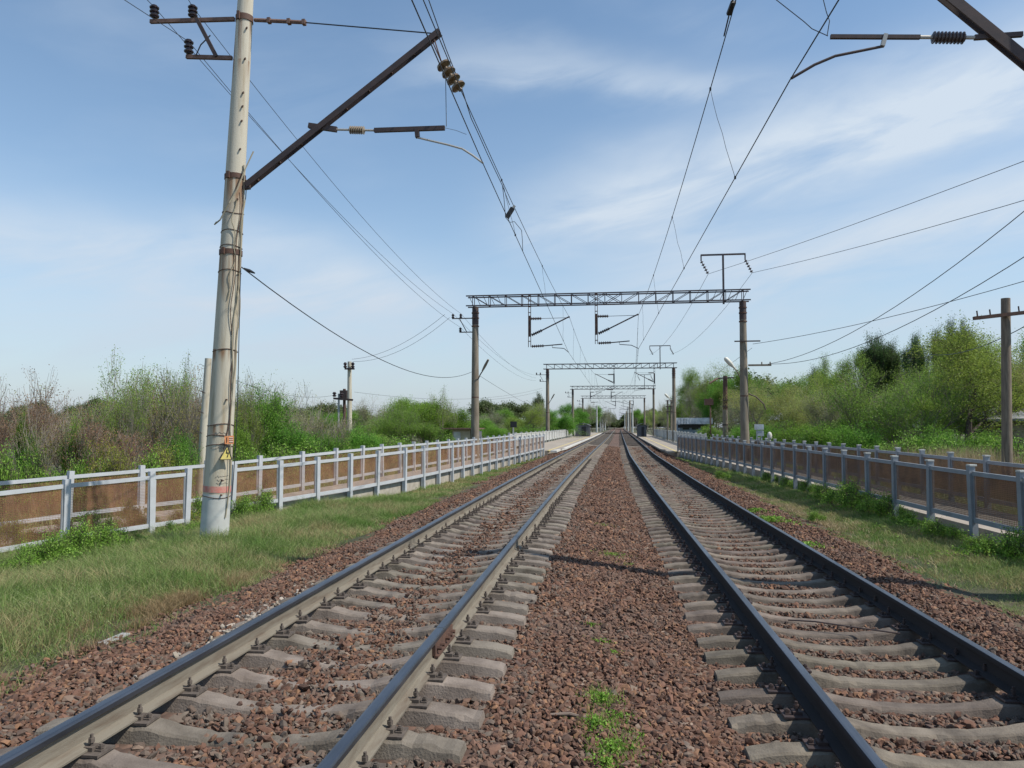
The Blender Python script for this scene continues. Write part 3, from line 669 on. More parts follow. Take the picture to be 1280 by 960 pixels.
# strut, tie rod, registration arm
s0 = onY(312, 232, YM); s1 = onY(550, 40, YM)
br = MB()
for q in (-.055, .055): br.bar(s0+Vector((-.05, q, 0)), s1+Vector((0, q, 0)), .02, .105)
for t in np.linspace(.04, .98, 9):
    c = s0+(s1-s0)*t; br.box(c, (.05, .12, .03))
br.bar(s0+Vector((-.22, 0, -.02)), s0, .09, .12)
strut = br.build('bracket_strut', M['rust_d'], mast)
c0 = onY(318, 25, YM); c1 = onY(380, 28, YM); c2 = onY(545, 42, YM)
tr = MB().tube([c0, c1], .035, 6); 
for t in (.3, .7, 1): c = c0+(c1-c0)*t; tr.box(c, (.06, .09, .09))
tr.build('tie_rod', M['rust_l'], mast)
MB().tube([c1, c2], .012, 5).build('tie_cable', M['wire'], mast)
a0 = onY(386, 157, YM); a1 = onY(421, 162, YM); a2 = onY(468, 163, YM); a3 = onY(556, 160, YM)
ra_ = MB().bar(a2, a3, .06, .075); MB().bar(a0, a1, .07, .09).build('arm_stub', M['rust_d'], mast)
arm = ra_.build('registration_arm', M['rust_d'], mast)
MB().tube([a1, a2], .02, 6).build('insulator_rod', M['pale_tube'], arm)
discs(MB(), onY(437, 162.5, YM), onY(456, 163, YM), 7, .075, .5).build('insulator', M['ins_tan'], arm, smooth=True)
k0 = onY(521, 161, YM); k1 = onY(522, 172, YM); k2 = onY(560, 181, YM); k3 = onY(578, 186, YM); k4 = onY(604, 204, YM)
MB().bar(k0, k1, .07, .09).build('arm_clamp', M['rust_d'], arm)
MB().tube([k1, k2, k3, (k3+k4)/2+Vector((0, 0, .01)), k4], .018, 8).build('steady_arm', M['pale_tube'], arm, smooth=True)
MB().tube([onY(557, 96, YM), onY(558, 158, YM)], .006, 4).build('hanger_wire', M['wire'], mast)
# hanging insulator string carrying the messenger wire
i0 = onY(541, 50, YM); i1 = onY(552, 78, YM); i2 = onY(576, 113, YM)
hg = MB().bar(i0+Vector((-.02, 0, 0)), i1, .045, .02).bar(i0+Vector((.03, 0, 0)), i1, .045, .02); hg.build('insulator_hanger', M['rust_l'], mast)
isn = discs(MB(), i1, i2, 4, .135, .28, 16).build('insulator_string', M['ins_brown'], mast, smooth=True)
# two outrigger arms with pin insulators on the left
q0 = onY(188, 27, YM); q1 = onY(293, 24, YM); MB().bar(q0, q1, .055, .07).build('cross_arm', M['rust_l'], mast)
q2 = onY(233, 71, YM); q3 = onY(290, 72.5, YM); MB().bar(q2, q3, .055, .07).build('cross_arm', M['rust_l'], mast)
MB().bar(onY(247, 24, YM)+Vector((0, -.05, 0)), onY(272, 72, YM)+Vector((0, -.05, 0)), .03, .07).build('arm_brace', M['rust_d'], mast)
MB().tube([onY(245, 69, YM-.05), onY(251, 56, YM-.05), onY(263, 44, YM-.05)], .012, 5).build('arm_link', M['wire'], mast)
PIN = []
for x, y0, y1 in ((193, 25, 7), (241, 24, 7), (236, 70, 50)):
    p0 = onY(x, y0, YM); p1 = onY(x, y1, YM); ii = MB(); ii.tube([p0, p0+(p1-p0)*.2], .012, 6)
    discs(ii, p0+(p1-p0)*.15, p1, 3, .088, .6, 14); ii.build('pin_insulator', M['ins_dark'], mast, smooth=True); PIN.append(p1-Vector((0, 0, .03)))
# warning plates, standing just off the mast
def plate_frame(px, py, off=.0):
    z = onY(px, py, YM-.25).z; c = onY(px, py, YM-.262); return c
def flat(poly_px, Y, m, name, th=.006):
    mb = MB(); P = [onY(x, y, Y+(x-274)*.0094) for x, y in poly_px]; n = len(P)
    for p in P: mb.v.append(tuple(p))
    for p in P: mb.v.append((p.x, p.y+th, p.z))
    mb.f.append(tuple(range(n))); mb.f.append(tuple(n+i for i in reversed(range(n)))); mb.m += [0, 0]
    for i in range(n): mb.f.append((i, (i+1) % n, n+(i+1) % n, n+i)); mb.m.append(0)
    return mb.build(name, m, mast)
YP = YM-.285
pl = flat([(280.5, 545.5), (292, 544.5), (292, 555), (281, 555)], YP, M['orange'], 'number_plate')
for (xa, ya, xb, yb) in ((286.5, 547.2, 291.5, 547.2), (286.5, 549.7, 291.5, 549.7), (286.5, 552.2, 291.5, 552.2), (283.6, 546.5, 283.6, 553)):
    k = MB().bar(onY(xa, ya, YP-.006+(xa-274)*.0094), onY(xb, yb, YP-.006+(xb-274)*.0094), .006, .012); o_ = k.build('plate_mark', M['white'] if xa != 283.6 else M['rust'], pl)
flat([(284.5, 557), (274.5, 574.6), (290, 574.4)], YP, M['signyellow'], 'warning_triangle')
ol = MB()
T = [onY(x, y, YP-.004+(x-274)*.0094) for x, y in ((284.5, 557), (274.5, 574.6), (290, 574.4))]
for i in range(3): ol.bar(T[i], T[(i+1) % 3], .006, .012)
tri = [c for c in children(mast) if c.name.startswith('warning_triangle')][0]
ol.build('sign_edge', M['black'], tri)
bz_ = MB(); Z = [(284, 561.5), (283, 566), (285.8, 566), (284.2, 571.5)]
for a, b in zip(Z, Z[1:]): bz_.bar(onY(*a, YP-.006+(a[0]-274)*.0094), onY(*b, YP-.006+(b[0]-274)*.0094), .008, .013)
bz_.build('lightning_mark', M['black'], tri)
# faded illegible scrawls of the track workers
sg = random.Random(4)
for (x0, x1, yc) in ((268, 284, 541), (266, 282, 544), (268, 285, 596), (270, 284, 600.5), (269, 282, 604.5), (262, 276, 560)):
    pts = []; x = x0
    while x < x1:
        pz_ = onY(x, yc+sg.uniform(-1.3, 1.3), YM-.25); c = mx_(pz_.z); dx_ = pz_.x-c.x; r = mrad(pz_.z)+.003
        if abs(dx_) < r: pts.append(Vector((pz_.x, c.y-math.sqrt(r*r-dx_*dx_), pz_.z)))
        x += sg.uniform(.5, 1.4)
    if len(pts) > 2: MB().tube(pts, .0035, 4).build('scrawl', M['scrawl'], mast)

# ---- right mast just outside the frame: its bracket reaches in
YR = 10.2; RX = 5.5
rb = Vector((RX, YR, gz(RX, YR)-.2)); rm = thing('catenary_mast', 'dark bracket with a ribbed insulator reaching into the top right corner', 'mast', rb)
MB().tube([rb, rb+Vector((-.1, 0, 10.2))], [.21, .13], 24).build('pole', M['conc_mast'], rm, smooth=True)
t0 = onY(1188, 0, YR); t1 = onY(1280, 75, YR); dr = (t1-t0); top_ = t0-dr*((t0.x-1.85)/dr.x); bot_ = t0+dr*((RX-.2-t0.x)/dr.x)
MB().bar(top_+Vector((0, .05, 0)), bot_+Vector((0, .05, 0)), .025, .13).bar(top_-Vector((0, .05, 0)), bot_-Vector((0, .05, 0)), .025, .13).build('bracket_strut', M['rust_d'], rm)
MB().tube([top_, (RX, YR, top_.z+.5)], .02, 6).build('tie_rod', M['rust_d'], rm)
g0 = onY(1038, 46, YR); g1 = onY(1150, 46.5, YR); g2 = onY(1218, 47, YR); g3 = onY(1278, 43, YR)
MB().bar(g2, g3, .05, .06).build('arm_stub', M['rust_d'], rm); am = MB().bar(g0, g1, .045, .05).build('registration_arm', M['rust_d'], rm)
MB().tube([g1, g2], .025, 8).build('insulator_rod', M['pale_tube'], am)
discs(MB(), onY(1165, 47, YR), onY(1206, 47.5, YR), 9, .078, .62, 14).build('insulator', M['ins_grey'], am, smooth=True)
h0 = onY(1107, 43, YR); h1 = onY(1103, 58, YR); MB().bar(h0, h1, .06, .05).build('arm_clamp', M['pale_tube'], am)
MB().tube([h1, onY(1044, 70, YR), onY(1018, 81, YR), onY(989, 98, YR)], .019, 8).build('steady_arm', M['rust_d'], am, smooth=True)
MB().tube([top_+Vector((0, 0, -.05)), top_+Vector((.05, 0, -.55))], .02).build('insulator_hanger', M['rust_d'], rm)

# ---- gantries
GAN = [dict(Y=39.5, px=((590, 370), (590, 384), (932, 362), (932, 378))), dict(Y=83, px=None), dict(Y=130, px=None), dict(Y=172, px=None)]
SUP = {'L': [], 'R': []}      # (contact point, messenger point) per support
def gantry(Y, xl, xr, zt, zb, arms, tx, label, lod, lamps=True, m=None):
    g = thing('catenary_gantry', label, 'gantry', (xl, Y, -.45), 'gantries across both tracks')
    mb = MB(); d = .28; w = .055 if lod < 2 else .07
    for yy in (-d, d):
        for z in (zt, zb): mb.bar((xl-.45, Y+yy, z), (xr+.35, Y+yy, z), w, w*1.1)
    n = 17; xs = np.linspace(xl-.1, xr, n)
    for i, x in enumerate(xs):
        for yy in (-d, d):
            mb.bar((x, Y+yy, zb), (x, Y+yy, zt), w*.6)
            if i < n-1:
                a, b = (zt, zb) if i < n//2 else (zb, zt); mb.bar((x, Y+yy, a), (xs[i+1], Y+yy, b), w*.5)
            if i == n//2: mb.bar((x, Y+yy, zt), (xs[i-1], Y+yy, zb), w*.5); mb.bar((x, Y+yy, zt), (xs[i+1], Y+yy, zb), w*.5)
        mb.bar((x, Y-d, zt), (x, Y+d, zt), w*.5); mb.bar((x, Y-d, zb), (x, Y+d, zb), w*.5)
    if lod == 0:
        for x in np.linspace(xl-.3, xl+1.2, 5): mb.bar((x, Y-d, zt), (x+.25, Y-d, zb), w*.45)
        for x in np.linspace(xr-1.3, xr+.2, 5): mb.bar((x, Y-d, zt), (x-.22, Y-d, zb), w*.45)
    mb.build('truss_beam', M['blue_steel'], g)
    for i, x in enumerate((xl, xr)):
        p = MB().tube([(x, Y, -.8), (x, Y, zb-.9), (x, Y, zb-.02)], [.235, .165, .155], 20).build('post', M['conc_post'] if lod < 2 else M['conc_post'], g, smooth=True)
        cp = MB().tube([(x, Y, zb-.95), (x, Y, zb-.03)], [.178, .17], 16).build('steel_cap', M['rust_d'], g, smooth=True)
        if lod < 2:
            for zz_ in (zb-.35, zb-.62, zb-1.05, (zb-1)*.45): bands(g, [((x, Y, zz_), .185, .06)], M['rust'])
    # outrigger arms with pin insulators on the left post
    ou = MB(); r1 = zb-.62; r2 = zb-1.35
    ou.bar((xl-.15, Y, r1), (xl-1.25, Y, r1), .05).bar((xl-.15, Y, r2), (xl-.85, Y, r2), .05).bar((xl-.85, Y-.03, r1), (xl-.45, Y-.03, r2), .04)
    ou.build('cross_arm', M['rust_d'], g)
    for dx_, zz_ in ((-1.2, r1), (-.78, r1), (-.8, r2)):
        discs(MB(), (xl+dx_, Y, zz_+.02), (xl+dx_, Y, zz_+.24), 2, .085, .6, 10).build('pin_insulator', M['ins_dark'], g, smooth=True)
    if lamps:
        s_ = 1
        for x, sx, zz_ in ((xl, 1, 4.15), (xr, -1, 4.1)):
            la = MB().tube([(x+sx*.18, Y-.1, zz_-.1), (x+sx*.30, Y-.2, zz_+.12), (x+sx*.52, Y-.3, zz_+.42)], .03, 6).build('lamp_arm', M['rust_d'] if sx > 0 else M['conc_post'], g)
            a = Vector((x+sx*.42, Y-.26, zz_+.30)); b = Vector((x+sx*(.98 if sx < 0 else .78), Y-.5, zz_+.88))
            MB().lathe(a, b, [(0, .04), (.25, .06), (.5, .12 if sx < 0 else .07), (.9, .11 if sx < 0 else .06), (1, .05)], 10).build('lamp_head', M['lampwhite'] if sx < 0 else M['conc_post'], la, smooth=True)
    # drop brackets with cantilevers
    for (xt, ztip, mes, con, regx, regz, zbot, key) in arms:
        db = MB(); 
        for q in (-.06, .06): db.bar((xt+q, Y, zt), (xt+q, Y, zbot), .03, .05)
        zc = zt
        while zc > zbot+.05: db.box((xt, Y, zc), (.13, .03, .04)); zc -= .3
        db.box((xt, Y, (zb+zbot)/2), (.12, .06, (zb-zbot)*.5))
        D = db.build('drop_bracket', M['rust'] if lod == 0 else M['blue_steel'], g)
        m_ = Vector(mes); c_ = Vector(con); sx = 1 if m_.x > xt else -1
        foot = Vector((xt+sx*.1, Y, ztip)); v = m_-foot; v0 = foot+v*.28
        MB().tube([v0, m_+Vector((0, 0, .06))], .035, 8).build('cantilever', M['blue_steel'], D)
        discs(MB(), foot, v0, 6, .09, .5, 10).build('insulator', M['ins_grey'], D, smooth=True)
        ty = Vector((xt+sx*.08, Y, m_.z-.02)); te = Vector((xt+sx*.62, Y, m_.z-.02)); discs(MB(), ty, te, 6, .085, .5, 10).build('insulator', M['ins_grey'], D, smooth=True)
        MB().tube([te, m_], .013, 5).build('tie_cable', M['wire'], D)
        ra0 = Vector((xt+sx*.1, Y, regz)); ra1 = Vector((xt+sx*.75, Y, regz+.02)); ra2 = Vector((regx, Y, regz+.09))
        discs(MB(), ra0, ra1, 6, .08, .5, 10).build('insulator', M['ins_grey'], D, smooth=True)
        MB().tube([ra1, ra2], .03, 6).build('registration_arm', M['blue_steel'], D)
        rs = ra1+(ra2-ra1)*.45
        MB().tube([rs, rs-Vector((0, 0, .13)), rs+Vector((sx*.6, 0, -.18)), c_+Vector((0, 0, .02))], .02, 6).build('steady_arm', M['blue_steel'], D)
        SUP[key].append((c_, m_))
    if tx is not None:
        ztp = zt+1.85; tp = MB().bar((tx, Y, zb-.15), (tx, Y, ztp), .09).bar((tx-1.1, Y, ztp), (tx+1.1, Y, ztp), .08).build('feeder_support', M['blue_steel'], g)
        for q in (-1.08, 1.08):
            p0 = Vector((tx+q, Y, ztp)); MB().bar(p0, p0-Vector((0, 0, .3)), .06).build('hanger', M['blue_steel'], tp)
            discs(MB(), p0-Vector((0, 0, .3)), p0+Vector((.35, .1, -.95)), 5, .085, .25, 10).build('insulator_string', M['ins_grey'], tp, smooth=True)
    return g
Y1 = 39.5; u = lambda x, y, Y=Y1: onY(x, y, Y)
def armspec(Y, tube_x, tipz_px, mes_px, con_px, reg_px, zbot_px, key):
    t = u(tube_x, tipz_px, Y); m_ = u(*mes_px, Y); c_ = u(*con_px, Y); r_ = u(*reg_px, Y)
    return (t.x, t.z, tuple(m_), tuple(c_), r_.x, u(tube_x, reg_px[1]+2, Y).z, u(tube_x, zbot_px, Y).z, key)
A1 = [armspec(Y1, 662, 419, (712, 397), (711, 441), (703, 431), 434, 'L'), armspec(Y1, 745.5, 417, (798, 394), (798, 436), (787, 427), 430, 'R')]
gz1t = u(760, 367).z; gz1b = u(760, 379.5).z
g1 = gantry(Y1, u(594, 480).x, u(930, 480).x, gz1t, gz1b, A1, u(904, 340).x, 'nearest and largest steel truss gantry spanning both tracks on concrete posts', 0)
A2 = [armspec(83, 767.5, 478, (744, 468), (745, 490), (752, 485), 486, 'L'), armspec(83, 818, 477, (793, 466), (793, 489), (798, 484), 486, 'R')]
gantry(83, u(684.5, 500, 83).x, u(842.5, 500, 83).x, u(765, 454.5, 83).z, u(765, 460.5, 83).z, A2, u(825, 440, 83).x, 'second truss gantry from the front, standing behind the left fence end and the platforms', 1)
A3 = [armspec(130, 738, 496, (752, 490), (750, 503), (748, 501), 502, 'L'), armspec(130, 764, 496, (778, 490), (778, 502), (775, 500), 502, 'R')]
gantry(130, u(716, 500, 130).x, u(817, 500, 130).x, u(765, 482.5, 130).z, u(765, 486.3, 130).z, A3, u(805.5, 470, 130).x, 'third truss gantry along the track, near the dark shelters', 2, False)
A4 = [armspec(172, 769.5, 507, (757, 502), (757, 511), (760, 509), 511, 'L'), armspec(172, 791.7, 506, (780, 501), (780, 511), (783, 509), 510, 'R')]
gantry(172, u(728.5, 500, 172).x, u(805.5, 500, 172).x, u(765, 494.8, 172).z, u(765, 497.8, 172).z, A4, None, 'farthest truss gantry with the pale posts of single masts behind it', 2, False)
# extra clamps, crossarm and wires on the right post of the first gantry
xr1 = u(931, 480).x
e1 = MB().bar((xr1-.5, Y1-.2, u(931, 427).z), (xr1+.75, Y1-.2, u(931, 427).z), .06).build('cross_arm', M['rust_d'], g1)
e2 = MB().bar((xr1+.15, Y1-.2, u(931, 457).z), (xr1+1.25, Y1-.2, u(931, 457).z), .09).build('cross_arm', M['conc_post'], g1)
for dx_ in (.8, 1.2): MB().tube([(xr1+dx_, Y1-.2, u(931, 457).z), (xr1+dx_, Y1-.2, u(931, 453).z)], .03, 6).build('pin_insulator', M['conc_post'], e2)
MB().tube([(xr1+.15, Y1-.2, 3.2), (xr1+.5, Y1-.2, 3.05), (xr1+.85, Y1-.2, 2.7), (xr1+.95, Y1-.2, 2.4)], .035, 6).build('lamp_arm', M['rust_d'], g1)

# far single masts along both sides, each its own
for i, (px, yt, Y) in enumerate(((746, 507, 222), (750.5, 511, 262), (753.2, 515, 305), (756.5, 517, 350), (758.5, 519, 395))):
    b = onY(px, 530, Y); t = thing('catenary_mast', 'pale slim mast, %s on the left side beyond the last gantry' % ('first', 'second', 'third', 'fourth', 'fifth')[i], 'mast', (b.x, Y, -.5), 'far masts on the left side')
    zt_ = onY(px, yt, Y).z; MB().tube([(b.x, Y, -.6), (b.x, Y, zt_)], [.28, .2], 8).build('pole', M['limewash'], t)
    MB().bar((b.x, Y, zt_-1.2), (b.x+3, Y, zt_-.4), .09).bar((b.x, Y, zt_-2.6), (b.x+3, Y, zt_-2.6), .07).bar((b.x-1.2, Y, zt_-.3), (b.x, Y, zt_-.3), .09).build('bracket', M['blue_steel'], t)
    SUP['L'].append((Vector((b.x+3, Y, zt_-2.9)), Vector((b.x+3, Y, zt_-.9))))
for i, (px, yt, Y) in enumerate(((790.6, 505, 208), (787.5, 500.5, 225), (785.3, 508, 268), (783, 514, 325), (781, 518, 385))):
    b = onY(px, 530, Y); t = thing('catenary_mast', 'slim mast, %s on the right side beyond the dark shelter' % ('first', 'second', 'third', 'fourth', 'fifth')[i], 'mast', (b.x, Y, -.5), 'far masts on the right side')
    zt_ = onY(px, yt, Y).z; MB().tube([(b.x, Y, -.6), (b.x, Y, zt_)], [.28, .2], 8).build('pole', M['conc_post'] if i % 2 else M['limewash'], t)
    MB().bar((b.x, Y, zt_-1.2), (b.x-3, Y, zt_-.4), .09).bar((b.x, Y, zt_-2.6), (b.x-3, Y, zt_-2.6), .07).build('bracket', M['blue_steel'], t)
    if i != 1: SUP['R'].append((Vector((b.x-3, Y, zt_-2.9)), Vector((b.x-3, Y, zt_-.9))))

# ------------------------------------------------------------------ catenary wires
def sagline(a, b, sag, n=14):
    return [a+(b-a)*t - Vector((0, 0, 4*sag*t*(1-t))) for t in np.linspace(0, 1, n)]
def wire(name, pts, r, m, label, cat, group=None, n=5):
    o = MB().tube(pts, r, n).build(name, m); return tag(o, label, cat, group)
def catenary(key, mastc, mastm, before_c, before_m, names, sag, yfirst):
    sup = [(before_c, before_m), (mastc, mastm)]+sorted(SUP[key], key=lambda s: s[0].y)
    cp = [sup[0][0]]; mp_ = []
    for a, b in zip(sup, sup[1:]):
        span = b[0].y-a[0].y; sg_ = sag*(span/45)**2
        seg = sagline(a[0], b[0], .03*sg_, 8); cp += seg[1:]
        sm_ = sagline(a[1], b[1], sg_, 16); mp_ += sm_ if not mp_ else sm_[1:]
    cw = wire('contact_wire', cp, .0085, M['wire'], names[0], 'wire')
    mw = wire('messenger_wire', mp_, .0085, M['wire'], names[1], 'wire')
    def at(pl, y):
        for p, q in zip(pl, pl[1:]):
            if p.y <= y <= q.y: t = (y-p.y)/(q.y-p.y+1e-9); return p+(q-p)*t
        return pl[-1]
    g = random.Random(len(key)+ord(key))
    k = 0
    for a, b in list(zip(sup, sup[1:]))[:5]:
        span = b[0].y-a[0].y; n = max(3, int(span/7))
        for i in range(n):
            y = a[0].y+span*(i+.5)/n
            if y < 2 or (key == 'L' and y < YM): continue
            P0 = at(mp_, y); P1 = at(cp, y+g.uniform(-.1, .1)); nn = 7; w_ = []
            for t in np.linspace(0, 1, nn): w_.append(P0+(P1-P0)*t+Vector((g.uniform(-.02, .02), g.uniform(-.02, .02), 0))*(0 if t in (0, 1) else 1))
            dr_ = MB().tube(w_, .0045, 4); dr_.box(P0, (.03, .05, .05)); dr_.box(P1, (.03, .05, .05))
            d_ = dr_.build('dropper', M['wire'], mw); ORG[d_.name] = Vector((0, 0, 0))
    return cp, mp_, mw
Lc = onY(604, 205, YM); Lm = i2+Vector((.02, 0, -.04))
# the wires run back over the camera: direction taken from where they leave the frame
def extend(p, px, back):
    q = ray(px[0], px[1]); # choose the point on that ray at the same height as p
    hit = Vector((0, 0, CZ))+q*((p.z-CZ)/q.z); d = (hit-p); return p+d*(back/abs(d.y))
bcL = extend(Lc, (515, 0), 40); bmL = extend(Lm, (533.5, 0), 40)
cpL, mpL, mwL = catenary('L', Lc, Lm, bcL, bmL, ('contact wire above the left track, the lower of its pair', 'carrier wire above the left track hanging from the brown insulator string'), .55, 2)
Rc = onY(988, 99, YR); Rm = Vector((1.77, YR, 7.9))
bcR = extend(Rc, (1048, 0), 40); bmR = Rm+Vector((.3, -40, .1))
cpR, mpR, mwR = catenary('R', Rc, Rm, bcR, bmR, ('contact wire above the right track, the lower of its pair', 'carrier wire above the right track with thin droppers'), .85, 2)
# hanging string above the right track, seen at the top edge
isr = discs(MB(), top_+Vector((.05, 0, -.5)), Rm+Vector((0, 0, .03)), 4, .12, .28, 14).build('insulator_string', M['ins_grey'], rm, smooth=True)
wire('messenger_wire', [onY(905, 45, 12.2), onY(911, 20, 11.8), onY(917, -4, 11.3)], .012, M['wire'], 'short doubled wire at the top edge over the right track', 'wire')
wk = thing('wire_clamp', 'small dark clamp on the carrier wire at the top edge over the right track', 'clamp', onY(914, 8, 11.5)); MB().bar(onY(911, 18, 11.6), onY(917, 2, 11.4), .07, .05).build('body', M['black'], wk)
wire('jumper_wire', [onY(963, -6, YR), onY(1005, 27, YR), onY(1015, 36, YR), onY(1035, 45, YR)], .006, M['wire'], 'thin slack wire running to the tip of the top right registration arm', 'wire')
wire('jumper_wire', [onY(1028, -5, YR), onY(1033, 15, YR), onY(1037, 26, YR), onY(1034, 44, YR)], .006, M['wire'], 'short crooked wire above the tip of the top right registration arm', 'wire')
# second feeder twisted with the left carrier wire and the jumpers between them
wire('jumper_wire', [onY(534.5, -4, YM-.9), onY(557, 60, YM-.2), onY(579, 116, YM+.2), onY(589, 148, YM+1.2), onY(597, 165, YM+1.9), onY(609, 192, YM+3), onY(628, 232, YM+5), onY(637, 256, YM+6.3)], .009, M['wire'], 'second wire running just beside the left carrier wire past the brown insulators', 'wire')
wire('jumper_wire', [onY(628, 232, 18), onY(630, 248, 18.2), onY(632, 272, 18.6), onY(637, 278, 18.9), onY(643, 277, 19.2), onY(652, 288, 20), onY(653, 300, 20.2), onY(653.5, 315, 20.6)], .008, M['wire'], 'looping jumper wire around the small black clamp over the left track', 'wire')
cl_ = thing('section_insulator', 'small black weight clamped between the two wires over the left track', 'insulator', onY(638, 265, 19))
MB().bar(onY(633.5, 272, 19), onY(641, 260, 19), .11, .1).build('body', M['black'], cl_); MB().bar(onY(641, 260, 19), onY(643.5, 257, 19), .05, .05).build('clamp', M['pale_tube'], cl_)
wire('jumper_wire', [onY(557, 160, YM), onY(570, 163, YM+.2), onY(583, 168, YM+.5)], .004, M['wire'], 'thin thread from the tip of the left registration arm to the contact wire', 'wire')

# service wires on pin insulators along the left
x1l = u(594, 480).x; PG = [Vector((x1l-1.2, Y1, gz1b-.36)), Vector((x1l-.78, Y1, gz1b-.36)), Vector((x1l-.8, Y1, gz1b-1.09))]
for i, (p, (tx_, ty_), nm) in enumerate(zip((PIN[0], PIN[1], PIN[2]), ((183, 0), (235, 0), (160, 0)), ('outermost of the three thin wires from the black pin insulators at top left', 'thin wire from the upper black insulator nearest the tall mast', 'thin wire from the lowest black pin insulator at top left'))):
    bk = extend(p, (tx_, ty_-2), 40)
    pts = sagline(bk, p, .5, 8)+sagline(p, PG[i], .55, 20)[1:]+sagline(PG[i], Vector((u(684, 470, 83).x-1.2, 83, 7.1-.3*i)), .7, 14)[1:]
    wire('overhead_wire', pts, .0065, M['wire'], nm, 'wire', 'service wires along the left')
gw0 = onY(302, 334, YM-.1); gw1 = Vector((x1l-.2, Y1, u(590, 465).z))
wire('overhead_wire', sagline(gw0, gw1, .95, 24), .011, M['wire'], 'thick sagging cable from the tall left mast to the left post of the first gantry', 'cable')
mbk = MB().lathe(gw0+(gw1-gw0)*.004, gw0+(gw1-gw0)*.02, [(0, .014), (.5, .032), (1, .014)], 8); mbk.build('cable_grip', M['wire'], mast)
# feeder wires on the right
xT = u(904, 340).x; zT = gz1t+1.85-.95
for q, (ex, ey), nm in ((-1.08, (1280, 183), 'upper feeder wire climbing to the right from the gantry top'), (1.08, (1280, 232), 'second feeder wire climbing to the right from the gantry top')):
    a = Vector((xT+q+.35, Y1+.1, zT)); bb = onY(ex, ey, 22); dd = bb-a; e_ = a+dd*2.1
    wire('overhead_wire', sagline(e_, a, .4, 12)+sagline(a, Vector((u(825, 440, 83).x+q, 83, 9.2)), .8, 12)[1:], .010, M['wire_far'], nm, 'wire', 'feeder wires on the right')
for (ax, ay), mids, (ex, ey), Ye, sg_, nm in (((941, 430), None, (1280, 347), 26, .25, 'cable from the clamp on the right gantry post out to the right'),
        ((960, 455), None, (1280, 243), 20, .9, 'steepest wire from the crossarm of the right gantry post'), ((963, 455), None, (1280, 300), 20, .9, 'lower sagging wire from the crossarm of the right gantry post')):
    a = u(ax, ay); bb = onY(ex, ey, Ye); e_ = a+(bb-a)*1.15
    wire('overhead_wire', sagline(a, e_, sg_, 20), .012, M['wire_far'], nm, 'wire')
for i, (p, q, Ya, Yb, sg_, nm) in enumerate((((440, 449), (556, 393), 45, 39.5, .5, 'upper thin wire from the twin utility poles to the first gantry'), ((441, 452), (562, 397), 45, 39.5, .6, 'lower thin wire from the twin utility poles to the first gantry'),
        ((443, 490), (678, 485), 48, 83, .8, 'cable crossing behind the left gantry post from the utility poles'), ((600, 500), (678, 488), 55, 83, .2, 'short cable reaching the left post of the second gantry'),
        ((250, 425+30), (418, 494), 30, 48, .6, 'thin wire between the leaning pole and the twin utility poles'), ((940, 435), (835, 500), 39.5, 83, .3, 'thin wire from the right gantry post back to the second gantry'), ((600, 470), (684, 515), 39.5, 83, .2, 'thin stay wire behind the left gantry post'))):
    wire('overhead_wire', sagline(onY(*p, Ya), onY(*q, Yb), sg_, 14), .009, M['wire_far'], nm, 'wire')
pa = onY(1280, 393, 24); wire('overhead_wire', sagline(pa+(pa-onY(1162, 443, 40))*.3, onY(1162, 443, 40), .5, 12), .014, M['wire_far'], 'dark cable passing the wooden pole on the right and entering the trees', 'cable')

# ------------------------------------------------------------------ fences and walkways
def table(tab):
    ys = [t[0] for t in tab]
    return lambda y: [float(np.interp(y, ys, [t[i] for t in tab])) for i in (1, 2)]
# Y -> (X, top height)
FLn = table([(9.5, -11.5, .48), (12, -10.95, .54), (13.6, -10.3, .62), (15.5, -9.3, .70), (17.4, -8.15, .78), (20, -7.1, .88), (23, -6.35, .97), (27, -5.95, 1.0), (34, -5.55, 1.02), (42, -5.15, 1.05), (51, -4.75, 1.1)])
FRn = table([(6, 6.6, .86), (10, 6.5, .88), (13.3, 6.36, .89), (16, 6.06, .93), (19, 5.78, .97), (23, 5.55, 1.0), (28, 5.35, 1.0), (35, 5.0, 1.0), (45, 4.35, 1.02), (53, 3.85, 1.03)])
def offset(f, d):
    def g(y):
        a = f(y-.5); b = f(y+.5); dx_ = b[0]-a[0]; l = math.hypot(dx_, 1); c = f(y)
        return Vector((c[0]+d/l, y-d*dx_/l, c[1]))
    return g
def solve(g, px, lo, hi):
    # station on the fence seen at pixel column px
    best = None
    for y in np.arange(lo, hi, .02):
        p = g(y)-Vector((0, 0, CZ)); a = p.dot(_Rt); fwd = p.dot(_Fw)
        if fwd <= .1: continue
        pz_ = p.z; zf = fwd*math.cos(PITCH)+pz_*math.sin(PITCH); x = 640+F*a/zf
        if best is None or abs(x-px) < best[0]: best = (abs(x-px), y)
    return best[1]
def stations(g, y0, y1, step):
    ys = [y0]; y = y0; acc = 0; p = g(y)
    while y < y1:
        y += .05; q = g(y); acc += (Vector((q.x, q.y, 0))-Vector((p.x, p.y, 0))).length; p = q
        if acc >= step: ys.append(y); acc = 0
    return ys
gF = random.Random(12)
